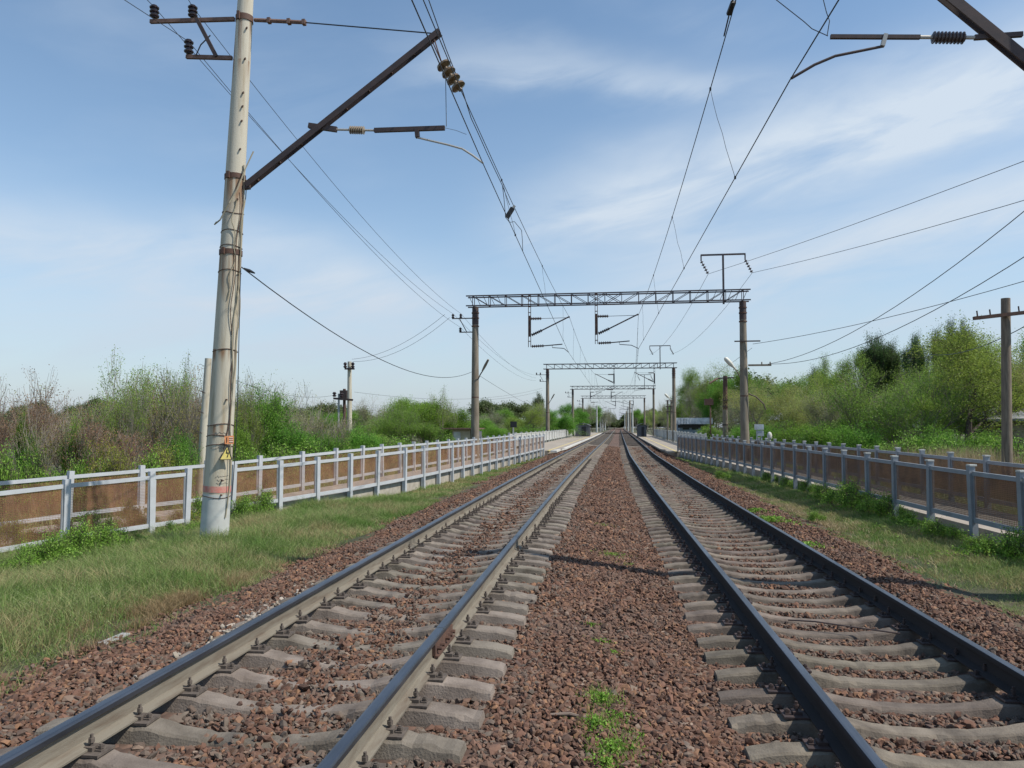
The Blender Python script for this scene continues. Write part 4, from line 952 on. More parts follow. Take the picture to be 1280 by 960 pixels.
def fence(g, ys, label, m, pm, group, h=1.25, pw=.11, caps=None, panels=True, base_extra=.25):
    p0 = g(ys[0]); F_ = thing('fence', label, 'fence', (p0.x, p0.y, p0.z-h), group)
    tops = [g(y) for y in ys]
    for i, p in enumerate(tops):
        a = tops[max(i-1, 0)]; b = tops[min(i+1, len(tops)-1)]; rot = Matrix.Rotation(math.atan2(b.y-a.y, b.x-a.x)+gF.gauss(0, .04), 3, 'Z') @ Matrix.Rotation(gF.gauss(0, .012), 3, 'X') @ Matrix.Rotation(gF.gauss(0, .012), 3, 'Y')
        o_ = MB().box((p.x, p.y, p.z-(h+base_extra)/2), (pw, pw, h+base_extra), rot).build('post', m, F_)
        if caps: MB().box((p.x, p.y, p.z+.012), (pw+.02, pw+.02, .03), rot).build('post_cap', caps, o_)
    for a, b in zip(tops, tops[1:]):
        d = (b-a).normalized(); e = Vector((0, 0, 1))
        A = a+d*pw*.5; B = b-d*pw*.5
        MB().bar(A-e*.13, B-e*.13, .05, .075).build('top_rail', m, F_)
        MB().bar(A-e*(h-.30), B-e*(h-.30), .05, .085).build('bottom_rail', m, F_)
        if panels:
            pn = MB(); n_ = Vector((-d.y, d.x, 0))*.006
            A2_ = A+d*.01; B2_ = B-d*.01
            pn.quad(A2_-e*.17, B2_-e*.17, B2_-e*(h-.345), A2_-e*(h-.345))
            pn.build('mesh_panel', pm, F_)
            for Q in (A2_, B2_): MB().bar(Q-e*.17, Q-e*(h-.345), .03, .04).build('panel_edge', m, F_)
    return F_
gLn = offset(FLn, 0); gLf = offset(FLn, -2.0); gRn = offset(FRn, 0); gRf = offset(FRn, 2.1)
yl = [9.9, 11.4]+[solve(gLn, px, 12, 19) for px in (83, 191, 235)]
fence(gLn, yl, 'near left fence piece of pale posts and brown mesh, left of the tall mast', M['fence'], M['panel'], None, h=1.42)
yl2 = [solve(gLn, px, 13, 24) for px in (292, 350, 397, 438, 472)]
yl2 = yl2+stations(gLn, yl2[-1], 50.3, 1.5)[1:]
fence(gLn, yl2, 'long left fence of pale posts and brown mesh between tall mast and platform', M['fence'], M['panel'], None)
MBq = None
yf = stations(gLf, 10.2, 50, 1.6)
fence(gLf, yf, 'back fence behind the left walkway, beside the brown scrub', M['fence'], M['panel'], None)
yr = sorted([solve(gRn, px, 8, 24) for px in (1277, 1214, 1162, 1118, 1084, 1055, 1031)]); yr = [yr[0]-3.1, yr[0]-1.55]+yr
yr = yr+stations(gRn, yr[-1], 52.5, 1.5)[1:]
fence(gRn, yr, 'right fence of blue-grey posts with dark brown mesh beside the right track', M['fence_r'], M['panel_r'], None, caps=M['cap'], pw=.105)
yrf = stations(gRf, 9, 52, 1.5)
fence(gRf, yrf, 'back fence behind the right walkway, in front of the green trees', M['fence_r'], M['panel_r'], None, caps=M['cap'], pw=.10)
def walkway(name, f, d0, d1, y0, y1, dz, m, thick=.35):
    ys = list(np.arange(y0, y1, .5)); a_ = offset(f, d0); b_ = offset(f, d1); mb = MB(); n = 4
    for y in ys:
        a = a_(y); b = b_(y); z = (f(y)[1]-1.2)+dz
        for p, zz_ in ((a, z-thick), (a, z), (b, z), (b, z-thick)): mb.v.append((p.x, p.y, zz_))
    for i in range(len(ys)-1):
        for k in range(3): q = i*4+k; mb.f.append((q, q+1, q+5, q+4)); mb.m.append(0)
    mb.f.append((0, 3, 2, 1)); k = (len(ys)-1)*4; mb.f.append((k, k+1, k+2, k+3)); mb.m += [0, 0]
    return tag(mb.build(name, m), kind='structure')
walkway('walkway_path', FLn, -1.0, -1.9, 10, 17.8, .10, M['walk'])
walkway('walkway_path', FLn, -.35, -1.9, 17.9, 51.5, .10, M['walk'])
walkway('walkway_kerb', FLn, -.10, -.33, 17.5, 51.5, .17, M['kerb'])
walkway('walkway_path', FRn, .15, 1.9, 6, 53.4, .10, M['walk'])

# ------------------------------------------------------------------ platforms
def platform(sgn, C, y0, y1, w, label, z):
    p = thing('platform', label, 'platform', (C(y0)+sgn*1.55, y0, -.4))
    top = MB(); ys = list(np.arange(y0, y1, 3.0))
    def strip(mb, d0, d1, za, zb_):
        for a, b in zip(ys, ys[1:]):
            X = lambda y, d: C(y)+sgn*d
            taper = lambda y, d: d+max(0, (y0+5-y))*.12*(1 if d < 2 else 0)
            P = [(X(a, taper(a, d0)), a), (X(b, taper(b, d0)), b), (X(b, d1), b), (X(a, d1), a)]
            if sgn > 0: P = P[::-1]
            mb.prism(P[::-1] if False else P, za, zb_)
    strip(top, 1.7, w, -.6, z); top.build('slab', M['plat'], p)
    e = MB(); strip(e, 1.52, 1.698, -.17, z+.012); e.build('edge_beam', M['white'] if sgn < 0 else M['kerb'], p)
    yl_ = MB(); strip(yl_, 2.2, 2.36, z-.05, z+.006); yl_.build('yellow_line', M['yellow'], p)
    return p
platform(-1, CL, 51.5, 192, 4.9, 'left platform with white edge and yellow line, running along the left track', -.05)
platform(1, CR, 51.5, 192, 4.3, 'right platform with yellow line, running along the right track', -.08)
def back_rail(C, sgn, d, y0, y1, z, label):
    g = lambda y: Vector((C(y)+sgn*d, y, z+1.15))
    return fence(g, list(np.arange(y0, y1, 3.2)), label, M['limewash'], M['panel_w'], None, h=1.25, pw=.14)
back_rail(CL, -1, 4.85, 51, 128, 0, 'pale mesh railing along the back of the left platform')
back_rail(CR, 1, 4.3, 53, 128, -.03, 'pale grey railing along the back of the right platform')
# walking crossing of dark planks
cr_ = thing('track_crossing', 'dark plank foot crossing over both tracks at the far end of the platforms', 'crossing', (0, 172, -.1))
MB().box(((CL(176)+CR(176))/2, 176, -.10), (9.5, 1.6, .22)).build('deck', M['plankwood'], cr_)

def shelter(cx, cy, w, d, h, z, label):
    s = thing('waiting_shelter', label, 'shelter', (cx, cy, z))
    b = MB(); b.box((cx, cy, z+h*.45), (w, d, h*.9)); 
    n = int(w/.16)
    for i in range(n): b.box((cx-w/2+.08+i*.16, cy-d/2-.008, z+h*.45), (.05, .03, h*.88))
    n = int(d/.16)
    for i in range(n):
        for q in (-1, 1): b.box((cx+q*(w/2+.008), cy-d/2+.08+i*.16, z+h*.45), (.03, .05, h*.88))
    b.build('walls', M['dark'], s)
    r = MB(); P = [(-w/2-.12, h*.86), (-w*.32, h*.98), (0, h*1.06), (w*.32, h*.98), (w/2+.12, h*.86)]
    k = len(r.v)
    for yy in (cy-d/2-.2, cy+d/2+.2):
        for x, zz_ in P: r.v.append((cx+x, yy, z+zz_))
        for x, zz_ in P: r.v.append((cx+x, yy, z+zz_-.06))
    for i in range(4):
        r.f.append((i, i+1, 10+i+1, 10+i)); r.f.append((5+i, 15+i, 16+i, 6+i)); r.f.append((i, 5+i, 6+i, i+1)); r.f.append((10+i, 11+i, 16+i, 15+i)); r.m += [0]*4
    r.f.append((0, 10, 15, 5)); r.f.append((4, 9, 19, 14)); r.m += [0, 0]
    r.build('roof', M['dark'], s)
    MB().box((cx+w*.1, cy-d/2-.03, z+h*.4), (w*.3, .04, h*.75)).build('door', M['black'], s)
    return s
b = onY(728.5, 546, 118); shelter(b.x-.1, 121, 2.15, 4.5, 1.9, 0, 'dark ribbed waiting shelter on the left platform')
b = onY(802, 546, 118); shelter(b.x+.1, 121, 1.35, 3.0, 1.9, -.03, 'dark ribbed waiting shelter on the right platform')

# ------------------------------------------------------------------ utility poles and small structures
def pole(px, ytop, Y, r0, r1, m, label, name='utility_pole', ybot=None, lean=0, cat='pole'):
    t = onY(px, ytop, Y); bx_ = onY(px+lean, 560, Y).x; zb_ = -.6
    o_ = thing(name, label, cat, (bx_, Y, zb_)); MB().tube([(bx_, Y, zb_), (t.x, Y, t.z)], [r0, r1], 12).build('pole', m, o_, smooth=True); return o_, t
p_, t_ = pole(1257, 373, 24, .145, .12, M['wood'], 'grey weathered wooden pole with a rusty crossarm behind the right fence', ybot=583)
ca = MB().bar(onY(1217, 398, 24-.2), onY(1295, 389, 24-.2), .12, .10).build('cross_arm', M['rust'], p_)
for x in (1222, 1238, 1274): MB().tube([onY(x, 397-(x-1217)*.11, 23.8), onY(x-1, 389-(x-1217)*.11, 23.8)], .022, 6).build('pin', M['rust_d'], ca)
p_, t_ = pole(437, 452, 45, .17, .12, M['conc_mast'], 'taller pale concrete utility pole of the pair beyond the left fence')
aa = MB().bar(onY(431, 461, 44.8), onY(443, 461, 44.8), .1).build('cross_arm', M['rust_d'], p_)
for x in (431.5, 441): discs(MB(), onY(x, 460, 44.8), onY(x, 453, 44.8), 2, .12, .6, 10).build('pin_insulator', M['ins_dark'], aa, smooth=True)
ab = MB().bar(onY(417, 498, 44.7), onY(441, 500, 44.7), .12).build('cross_arm', M['rust_d'], p_)
for x, y in ((418, 496), (427, 497)): discs(MB(), onY(x, y, 44.7), onY(x, y-6, 44.7), 2, .13, .6, 10).build('pin_insulator', M['ins_dark'], ab, smooth=True)
p_, t_ = pole(430.5, 486, 46, .10, .09, M['rust'], 'rusty brown pole standing left of the tall pale utility pole')
MB().box(onY(430, 494, 45.8), (.45, .3, .6)).build('switch_box', M['rust_d'], p_)
p_, t_ = pole(423.5, 492, 46, .07, .06, M['limewash'], 'thinnest white pipe pole left of the rusty pole')
p_, t_ = pole(260.5, 448, 22, .13, .10, M['conc_mast'], 'pale leaning pole standing behind the tall left mast', lean=-10)
for y in (490, 515, 540): MB().tube([onY(257-(y-448)*.09+dx_, y+dx_*.4, 21.87) for dx_ in (-3.5, 0, 3.5)], .012, 5).build('tie_wire', M['rust_d'], p_)
p_, t_ = pole(906.5, 470, 62, .20, .17, M['rust'], 'rusty brown pole with a short crossarm left of the right gantry post')
MB().bar(onY(897, 473, 61.8), onY(917, 472, 61.8), .1).build('cross_arm', M['rust_d'], p_)
MB().tube([onY(897, 473, 61.8), onY(892, 476, 61.6), onY(887, 479, 61.5)], .07, 8).build('lamp_head', M['rust_l'], p_)
for y in (500, 508, 531): bands(p_, [((onY(906.5, y, 62).x, 62, onY(906.5, y, 62).z), .2, .12)], M['rust_d'])
MB().tube([(onY(906.5, 540, 62).x, 62, -.5), (onY(906.5, 510, 62).x, 62, onY(906.5, 512, 62).z)], [.215, .2], 12).build('concrete_stub', M['conc_post'], p_, smooth=True)
p_, t_ = pole(888, 497, 70, .07, .06, M['rust_l'], 'thin pole carrying a rusty red box near the corrugated building')
MB().box(onY(886, 502.5, 69.8), (.75, .5, .55)).build('meter_box', M['rust'], p_)
for i, x in enumerate((834.5, 839)):
    p_, t_ = pole(x, 500, 92, .12, .10, M['conc_post'], '%s slim pole of the small pole-mounted switchgear left of the second gantry post' % ('left', 'right')[i])
    if i == 0:
        for y in (501, 508, 514): MB().bar(onY(832, y, 91.9), onY(842, y, 91.9), .08).build('cross_arm', M['rust_d'], p_)
# dark board sign near the end of the left fence
bs = thing('board_sign', 'small black board on a white post at the end of the left walkway', 'sign', (onY(642, 545, 50).x, 50, -.2))
MB().bar(onY(641.5, 552, 50), onY(641.5, 530, 50), .08).build('post', M['white'], bs); MB().box(onY(642, 530.5, 49.9), (.42, .05, .38)).build('board', M['black'], bs)
# little shed left of the gantry post
c = onY(577, 548, 46); sh = thing('small_shed', 'tiny shed with a rusty flat roof and white door beside the left gantry post', 'shed', (c.x, 46, -.5))
MB().box((c.x, 46.6, .45), (1.1, 1.4, 1.9)).build('walls', M['cream'], sh); MB().box((c.x-.25, 46.2-.33, .4), (.42, .05, 1.7)).build('door', M['white'], sh)
MB().box((c.x+.0, 46.5, 1.44), (2.3, 1.9, .07)).build('roof', M['rust_l'], sh); MB().box((c.x+.85, 46.5, .4), (.4, 1.2, 1.8)).build('annex', M['dark'], sh)
# corrugated building on the right
c0_ = onY(848, 545, 96); c1_ = onY(888, 545, 96); zt_ = onY(860, 522.5, 96).z; ze = onY(860, 530, 96).z
bd = thing('corrugated_building', 'low blue-grey building with a ribbed metal roof fascia beyond the right platform', 'building', ((c0_.x+c1_.x)/2, 99, -.4))
MB().box(((c0_.x+c1_.x)/2, 100, .9), (c1_.x-c0_.x-.5, 6, 2.8)).build('wall', M['bluewall'], bd)
rf = MB(); n = 26; xs_ = np.linspace(c0_.x-.3, c1_.x+.3, n+1)
for i in range(n):
    xa, xb = xs_[i], xs_[i+1]; dd = .06 if i % 2 else 0
    rf.box(((xa+xb)/2, 96+.1+dd, (zt_+ze)/2), ((xb-xa)*1.0-.004, .1, zt_-ze))
rf.box(((c0_.x+c1_.x)/2, 99.5, zt_-.02), (c1_.x-c0_.x+.6, 6.6, .08)); rf.build('roof', M['galv'], bd)
for i in range(3):
    xw = c0_.x+1.0+i*1.1; w_ = MB().box((xw, 96.98, onY(860, 534, 97).z), (.8, .06, .6)).build('window', M['glass'], bd)
MB().box(((c0_.x+c1_.x)/2-.4, 96.9, (ze+onY(860, 536, 96).z)/2), (c1_.x-c0_.x-.8, .1, .35)).build('shade_band', M['black'], bd)
# cottage at the far right
c_ = Vector((onY(1392, 540, 36).x, 36, 0)); ct = thing('cottage', 'small house with a pale slate roof half hidden by trees at the right edge', 'house', (c_.x, 36, -.5))
MB().box((c_.x, 40, .7), (5, 6, 2.5)).build('wall', M['cream'], ct)
r = MB(); rx = 3.0; e_ = 1.95; rd = 3.0
for yy in (36.4, 43.6): r.v += [(c_.x-rx, yy, e_), (c_.x, yy, rd), (c_.x+rx, yy, e_), (c_.x-rx, yy, e_-.12), (c_.x, yy, rd-.12), (c_.x+rx, yy, e_-.12)]
for a_, b_ in ((0, 1), (1, 2)): r.f += [(a_, b_, b_+6, a_+6), (a_+3, a_+9, b_+9, b_+3), (a_, a_+3, b_+3, b_), (a_+6, b_+6, b_+9, a_+9)]; r.m += [0]*4
r.f += [(0, 6, 9, 3), (2, 5, 11, 8)]; r.m += [0, 0]
r.build('roof', M['slate'], ct); MB().box((c_.x-.8, 36.98, 1.0), (.9, .06, 1.0)).build('window', M['glass'], ct)
MB().quad((c_.x-2.5, 36.99, 1.95), (c_.x+2.5, 36.99, 1.95), (c_.x, 36.99, 2.85)).build('gable', M['cream'], ct)
# signal cabinet beyond the right fence
c_ = onY(949, 540, 44); sc_ = thing('signal_device', 'grey-green track device with a perforated head beyond the right fence', 'device', (c_.x, 44, -.5))
MB().bar((c_.x-.12, 44, -.5), (c_.x-.12, 44, 1.6), .07).bar((c_.x+.12, 44, -.5), (c_.x+.12, 44, 1.6), .07).build('legs', M['galv'], sc_)
hh = MB().box((c_.x, 44, 1.55), (.45, .3, .3)).box((c_.x+.05, 44, 1.2), (.35, .25, .3)); hh.build('head', M['galv'], sc_)
c_ = onY(962, 548, 42); vc = thing('vent_cap', 'white rounded vent cap peeking over the right fence', 'vent', (c_.x, 42, -.5))
MB().tube([(c_.x, 42, -.5), (c_.x, 42, 1.0)], .06, 10).build('pipe', M['white'], vc); MB().lathe((c_.x, 42, .95), (c_.x, 42, 1.3), [(0, .12), (.5, .13), (.85, .09), (1, .02)], 14).build('cap', M['white'], vc, smooth=True)

# debris
def debris(name, a, b, w, t, m, label, cat):
    o_ = MB().bar(a, b, w, t).build(name, m, bevel=.004); return tag(o_, label, cat)
a = onz(127, 805, -.40); b = onz(158, 792, -.39); debris('broken_board', a, b, .09, .02, M['slate'], 'flat grey board lying in the grass at the edge of the left ballast', 'board')
a = onz(688, 893, -.30); b = onz(735, 898, -.31); tag(MB().tube([a, (a+b)/2+Vector((0, .02, .01)), b], [.008, .012, .007], 6).build('dry_stick', M['twig']), 'dry stick lying on the gravel between the tracks', 'stick')
a = onz(985, 775, -.38); b = onz(1125, 792, -.38); tag(MB().tube([a, onz(1020, 777, -.36), onz(1060, 783, -.37), b], .008, 6).build('loose_wire', M['rust_d']), 'thin rusty wire lying across the sleepers of the right track', 'wire')

# ------------------------------------------------------------------ vegetation
def tubes_np(segs, n):
    segs = np.array(segs); p0 = segs[:, :3]; p1 = segs[:, 3:6]; r0 = segs[:, 6]; r1 = segs[:, 7]
    d = p1-p0; l = np.linalg.norm(d, axis=1)[:, None]+1e-9; d = d/l; up = np.where(np.abs(d[:, 2:3]) > .9, np.array([[0, 1., 0]]), np.array([[0, 0, 1.]]))
    x = np.cross(up, d); x /= np.linalg.norm(x, axis=1)[:, None]; y = np.cross(d, x)
    V = []
    for P, r in ((p0, r0), (p1, r1)):
        for k in range(n):
            a = 2*PI*k/n; V.append(P+(x*math.cos(a)+y*math.sin(a))*r[:, None])
    V = np.stack(V, 1); N_ = len(segs); base = (np.arange(N_)*2*n)[:, None]
    Fc = np.concatenate([base+np.array([[k, (k+1) % n, n+(k+1) % n, n+k]]) for k in range(n)], 0)
    return V.reshape(-1, 3), Fc
def leaves_np(P, size, g, asp=.5, droop=0):
    n = len(P); Rm_ = rotmats(n, g); s = size*g.uniform(.6, 1.3, n)
    q = np.array([[-.5, 0, 0], [0, -asp/2, .06], [.5, 0, 0], [0, asp/2, .06]])
    V = np.einsum('nij,kj->nki', Rm_, q)*s[:, None, None]+P[:, None, :]
    return V.reshape(-1, 3), np.arange(n*4).reshape(-1, 4)
class Grow:
    def __init__(s, seed, up=.15, ang=(25, 50), ratio=.72, kids=(2, 4), wob=.12, levels=5, steps=3, gravity=0):
        s.g = random.Random(seed); s.segs = []; s.tips = []; s.__dict__.update(up=up, ang=ang, ratio=ratio, kids=kids, wob=wob, levels=levels, steps=steps, gravity=gravity)
    def go(s, p, d, L_, r, lev):
        g = s.g; st = s.steps; 
        for i in range(st):
            d = (d+Vector((g.gauss(0, s.wob), g.gauss(0, s.wob), g.gauss(0, s.wob)+s.up*(1 if lev else .2)-s.gravity*lev))).normalized()
            q = p+d*(L_/st); r1 = r*(.86 if i < st-1 else .72); s.segs.append((*p, *q, r, r1)); p = q; r = r1
            if lev >= s.levels-1: s.tips.append((p, d, lev))
            if lev < s.levels and (i > 0 or lev > 0):
                for _ in range(g.randint(*s.kids) if i == st-1 else g.randint(0, 2)):
                    a = R(g.uniform(*s.ang)); t = g.uniform(0, 2*PI); x = d.orthogonal().normalized(); x.rotate(Matrix.Rotation(t, 3, d)); nd = (d*math.cos(a)+x*math.sin(a)).normalized()
                    s.go(p, nd, L_*s.ratio*g.uniform(.75, 1.15), r*.68, lev+1)
def make_plant(name, seed, H, Wd, leafn, lsize, lm, tm, stems=1, trunk_r=.12, spreadσ=.25, clear=.25, **kw):
    """returns the trunk mesh and crown mesh, grown to height H and crown width Wd"""
    G = Grow(seed, **kw); g = G.g
    for k in range(stems):
        if stems == 1: d = Vector((g.gauss(0, .05), g.gauss(0, .05), 1)); p = Vector((0, 0, 0))
        else:
            a = 2*PI*k/stems+g.uniform(0, 1); t = g.uniform(.1, .55); d = Vector((math.cos(a)*t, math.sin(a)*t, 1)); rr = g.uniform(.05, Wd*.22); p = Vector((math.cos(a)*rr, math.sin(a)*rr, 0))
        G.go(p, d.normalized(), H*(clear if stems == 1 else .3*g.uniform(.75, 1.15)), trunk_r*(1 if stems == 1 else .6), 0)
    segs = np.array(G.segs); tips = np.array([tuple(t[0]) for t in G.tips])
    zmax = np.percentile(tips[:, 2], 99.7); wid = np.percentile(np.hypot(tips[:, 0], tips[:, 1]), 97)*2
    sz = H/zmax; sx = Wd/max(wid, .1)
    for c in (0, 3): segs[:, c] *= sx; segs[:, c+1] *= sx
    for c in (2, 5): segs[:, c] *= sz
    tips[:, :2] *= sx; tips[:, 2] *= sz
    gg = np.random.default_rng(seed)
    big = segs[:, 6] > .02; parts_ = []
    if big.any(): parts_.append(tubes_np(segs[big], 6))
    sm_ = segs[~big]
    if len(sm_): sm_ = sm_.copy(); sm_[:, 6:] = np.maximum(sm_[:, 6:], .0045); parts_.append(tubes_np(sm_, 3))
    V = np.concatenate([v for v, f in parts_]); o_ = 0; Fs = []
    for v, f in parts_: Fs.append(f+o_); o_ += len(v)
    tme = npmesh(name+'_trunk', V, np.concatenate(Fs), tm)
    ix = gg.integers(0, len(tips), leafn); cs = 1.15 if H > 5 else 2.0; dens = np.array([mnoise.noise(Vector((t[0]*cs+seed, t[1]*cs, t[2]*cs*1.2)))+.45*mnoise.noise(Vector((t[0]*cs*2.7, t[1]*cs*2.7+seed, t[2]*cs*2.7))) for t in tips])+gg.normal(0, .07, len(tips)); ix = ix[dens[ix] > np.quantile(dens, .28)]
    P = tips[ix]+gg.normal(0, spreadσ*.85, (len(ix), 3))*np.array([1, 1, .8]); P = P[P[:, 2] > .15]
    lv, lf = leaves_np(P, lsize, gg); cme = npmesh(name+'_crown', lv, lf, lm)
    return tme, cme, H, Wd
KIND = {}
def K(key, *a, **k): KIND[key] = make_plant(key, *a, **k)
# left scrub
K('scrub_brown', 11, 3.6, 3.4, 9000, .05, M['lf_rust'], M['twig'], stems=9, trunk_r=.045, spreadσ=.10, up=.22, ang=(15, 42), kids=(2, 3), levels=3, ratio=.78, wob=.10)
K('scrub_brown2', 12, 3.6, 3.2, 7500, .048, M['lf_olive'], M['twig_g'], stems=10, trunk_r=.045, spreadσ=.10, up=.25, ang=(12, 38), kids=(2, 3), levels=3, ratio=.8, wob=.09)
K('scrub_green', 13, 4.2, 3.2, 20000, .05, M['lf_spring'], M['twig_g'], stems=8, trunk_r=.05, spreadσ=.12, up=.28, ang=(12, 36), kids=(2, 3), levels=3, ratio=.8, wob=.09)
K('scrub_grey', 14, 4.0, 3.8, 12000, .048, M['lf_grey'], M['twig_g'], stems=9, trunk_r=.05, spreadσ=.13, up=.2, ang=(15, 45), kids=(2, 3), levels=3, ratio=.78, wob=.11)
K('bush_green', 15, 2.6, 2.8, 26000, .06, M['lf_green'], M['bark'], stems=8, trunk_r=.04, spreadσ=.16, up=.12, ang=(18, 50), kids=(2, 3), levels=3, ratio=.78)
K('bush_ochre', 16, 1.7, 1.8, 3500, .06, M['lf_ochre'], M['twig'], stems=6, trunk_r=.03, spreadσ=.11, up=.15, ang=(18, 45), kids=(2, 3), levels=3, ratio=.78)
K('bush_weed', 17, 1.3, 1.8, 5000, .07, M['lf_weed'], M['bark'], stems=6, trunk_r=.02, spreadσ=.12, up=.15, ang=(18, 50), kids=(2, 3), levels=3, ratio=.78)
# trees
K('tree_spring', 21, 7.5, 6.5, 52000, .080, M['lf_spring'], M['bark'], trunk_r=.17, spreadσ=.26, clear=.30, up=.06, ang=(22, 50), kids=(2, 3), levels=5, ratio=.74)
K('tree_spring2', 22, 7.5, 6.0, 46000, .080, M['lf_spring'], M['bark_g'], stems=3, trunk_r=.17, spreadσ=.28, up=.10, ang=(18, 45), kids=(2, 3), levels=4, ratio=.76)
K('tree_pale', 23, 7.0, 6.5, 36000, .075, M['lf_pale'], M['bark_g'], stems=3, trunk_r=.15, spreadσ=.26, up=.08, ang=(20, 48), kids=(2, 3), levels=4, ratio=.76)
K('tree_grey', 24, 6.5, 6.0, 20000, .065, M['lf_grey'], M['twig_g'], stems=3, trunk_r=.13, spreadσ=.22, up=.08, ang=(20, 48), kids=(2, 4), levels=4, ratio=.76)
K('tree_green', 25, 7.0, 6.0, 56000, .088, M['lf_green'], M['bark'], stems=2, trunk_r=.16, spreadσ=.30, up=.08, ang=(20, 48), kids=(2, 3), levels=4, ratio=.76)
K('poplar_dark', 26, 10., 3.0, 34000, .11, M['lf_dark'], M['bark'], trunk_r=.18, spreadσ=.26, clear=.34, up=.4, ang=(14, 34), kids=(2, 3), levels=5, ratio=.74)
K('tree_fan', 27, 5.5, 5.0, 40000, .065, M['lf_spring'], M['bark_g'], stems=7, trunk_r=.09, spreadσ=.20, up=.15, ang=(14, 40), kids=(2, 3), levels=4, ratio=.76)
NAMES = dict(scrub='bare_shrub', bush='leafy_bush', tree='broadleaf_tree', poplar='poplar_tree')
gT = random.Random(5)
def plant(kind, x, Y, H, W_, label, group, zg=-.55, z=None):
    tme, cme, h0, w0 = KIND[kind]
    nm = NAMES[kind.split('_')[0]]; cat = {'bare_shrub': 'shrub', 'leafy_bush': 'bush', 'broadleaf_tree': 'tree', 'poplar_tree': 'tree'}[nm]
    o_ = thing(nm, label, cat, (x, Y, zg), group); o_.rotation_euler = (0, 0, gT.uniform(0, 2*PI)); o_.scale = (W_/w0, W_/w0, H/h0)
    for n_, me in (('trunk', tme), ('crown', cme)): c = link(bpy.data.objects.new(n_, me)); c.parent = o_
    return o_
def byp(kind, px, ytop, Y, wpx, label, group=None, zg=-.55):
    t = onY(px, ytop, Y); W_ = wpx*Y/F*1.02; return plant(kind, t.x, Y, t.z-zg, W_, label, group, zg)
ord_ = ['first', 'second', 'third', 'fourth', 'fifth', 'sixth', 'seventh', 'eighth', 'ninth', 'tenth', 'eleventh', 'twelfth', 'thirteenth', 'fourteenth', 'fifteenth', 'sixteenth', 'seventeenth', 'eighteenth', 'nineteenth', 'twentieth', 'twenty-first', 'twenty-second', 'twenty-third', 'twenty-fourth', 'twenty-fifth', 'twenty-sixth', 'twenty-seventh', 'twenty-eighth', 'twenty-ninth', 'thirtieth', 'thirty-first', 'thirty-second', 'thirty-third', 'thirty-fourth', 'thirty-fifth', 'thirty-sixth', 'thirty-seventh', 'thirty-eighth', 'thirty-ninth', 'fortieth']
DESC = {'scrub_brown': 'bare twiggy shrub with dry reddish-brown leaves', 'scrub_brown2': 'bare shrub with sparse olive buds', 'scrub_green': 'upright shrub with fresh green shoots', 'scrub_grey': 'grey-green thin-leaved shrub',
        'bush_green': 'dense bright green bush', 'bush_ochre': 'low yellow-green bush', 'bush_weed': 'low green weedy bush', 'tree_spring': 'round spring-green tree', 'tree_spring2': 'many-stemmed yellow-green tree', 'tree_pale': 'pale green tree in new leaf',
        'tree_grey': 'greyish half-bare tree', 'tree_green': 'full green tree', 'poplar_dark': 'dark green poplar', 'tree_fan': 'fan-shaped pale-barked tree'}
LEFT = [  # kind, px, ytop, Y, width px
 ('scrub_grey', -60, 455, 22, 190), ('scrub_brown', 15, 478, 20, 150), ('scrub_brown2', 62, 500, 19, 120), ('scrub_brown', 95, 492, 22, 170), ('bush_green', 36, 545, 18.5, 42), ('bush_green', 28, 515, 18.5, 26), ('scrub_brown2', 135, 484, 26, 190),
 ('scrub_green', 182, 446, 25, 130), ('scrub_brown', 150, 505, 20, 150), ('scrub_brown2', 205, 470, 24, 150), ('scrub_green', 215, 452, 28, 90), ('scrub_brown', 236, 462, 27, 150), ('scrub_grey', 275, 470, 30, 170), ('scrub_brown2', 250, 485, 24, 120),
 ('bush_green', 325, 488, 30, 95), ('scrub_grey', 345, 470, 36, 130), ('scrub_brown2', 385, 500, 34, 110), ('bush_green', 370, 530, 30, 90), ('scrub_grey', 395, 512, 40, 110), ('tree_green', 455, 515, 70, 120), ('tree_grey', 480, 500, 58, 110),
 ('tree_green', 512, 500, 50, 130), ('scrub_green', 548, 488, 50, 60), ('tree_spring2', 530, 500, 46, 110), ('tree_green', 570, 512, 52, 90), ('tree_grey', 600, 512, 70, 90), ('tree_spring2', 480, 520, 44, 100), ('bush_green', 440, 535, 38, 90), ('bush_green', 405, 540, 34, 80), ('scrub_brown', 18, 464, 19, 110), ('scrub_green', 120, 488, 23, 70), ('bush_green', 90, 530, 19, 50), ('scrub_green', 300, 478, 28, 80), ('scrub_green', 160, 470, 22, 70), ('tree_spring2', 350, 495, 40, 90), ('bush_green', 215, 540, 21, 70), ('tree_green', 400, 515, 50, 80), ('bush_green', 290, 520, 25, 60)]
names_left = 'in the scrub behind the left fence'
for i, (k, px, yt, Y, w) in enumerate(LEFT): byp(k, px, yt, Y, w, '%s, %s in the left scrub from the left edge' % (DESC[k], ord_[i]), 'scrub behind the left fence', -.6)
LOW = [('bush_ochre', 128, 548, 18, 60), ('bush_ochre', 150, 555, 17.5, 60), ('bush_weed', 52, 570, 16.8, 50), ('bush_weed', 82, 575, 17, 50), ('bush_weed', 115, 575, 17.5, 45), ('bush_ochre', 205, 555, 20, 75), ('bush_weed', 180, 565, 19, 60), ('bush_weed', 10, 560, 16, 50),
       ('bush_weed', 330, 555, 27, 60), ('bush_weed', 232, 565, 20, 40), ('bush_weed', 390, 550, 30, 70), ('bush_weed', 440, 553, 34, 60), ('bush_weed', 345, 560, 26, 60), ('bush_weed', 480, 548, 36, 60), ('bush_weed', 520, 545, 38, 60), ('bush_weed', 555, 543, 40, 60), ('bush_weed', 290, 560, 24, 60)]
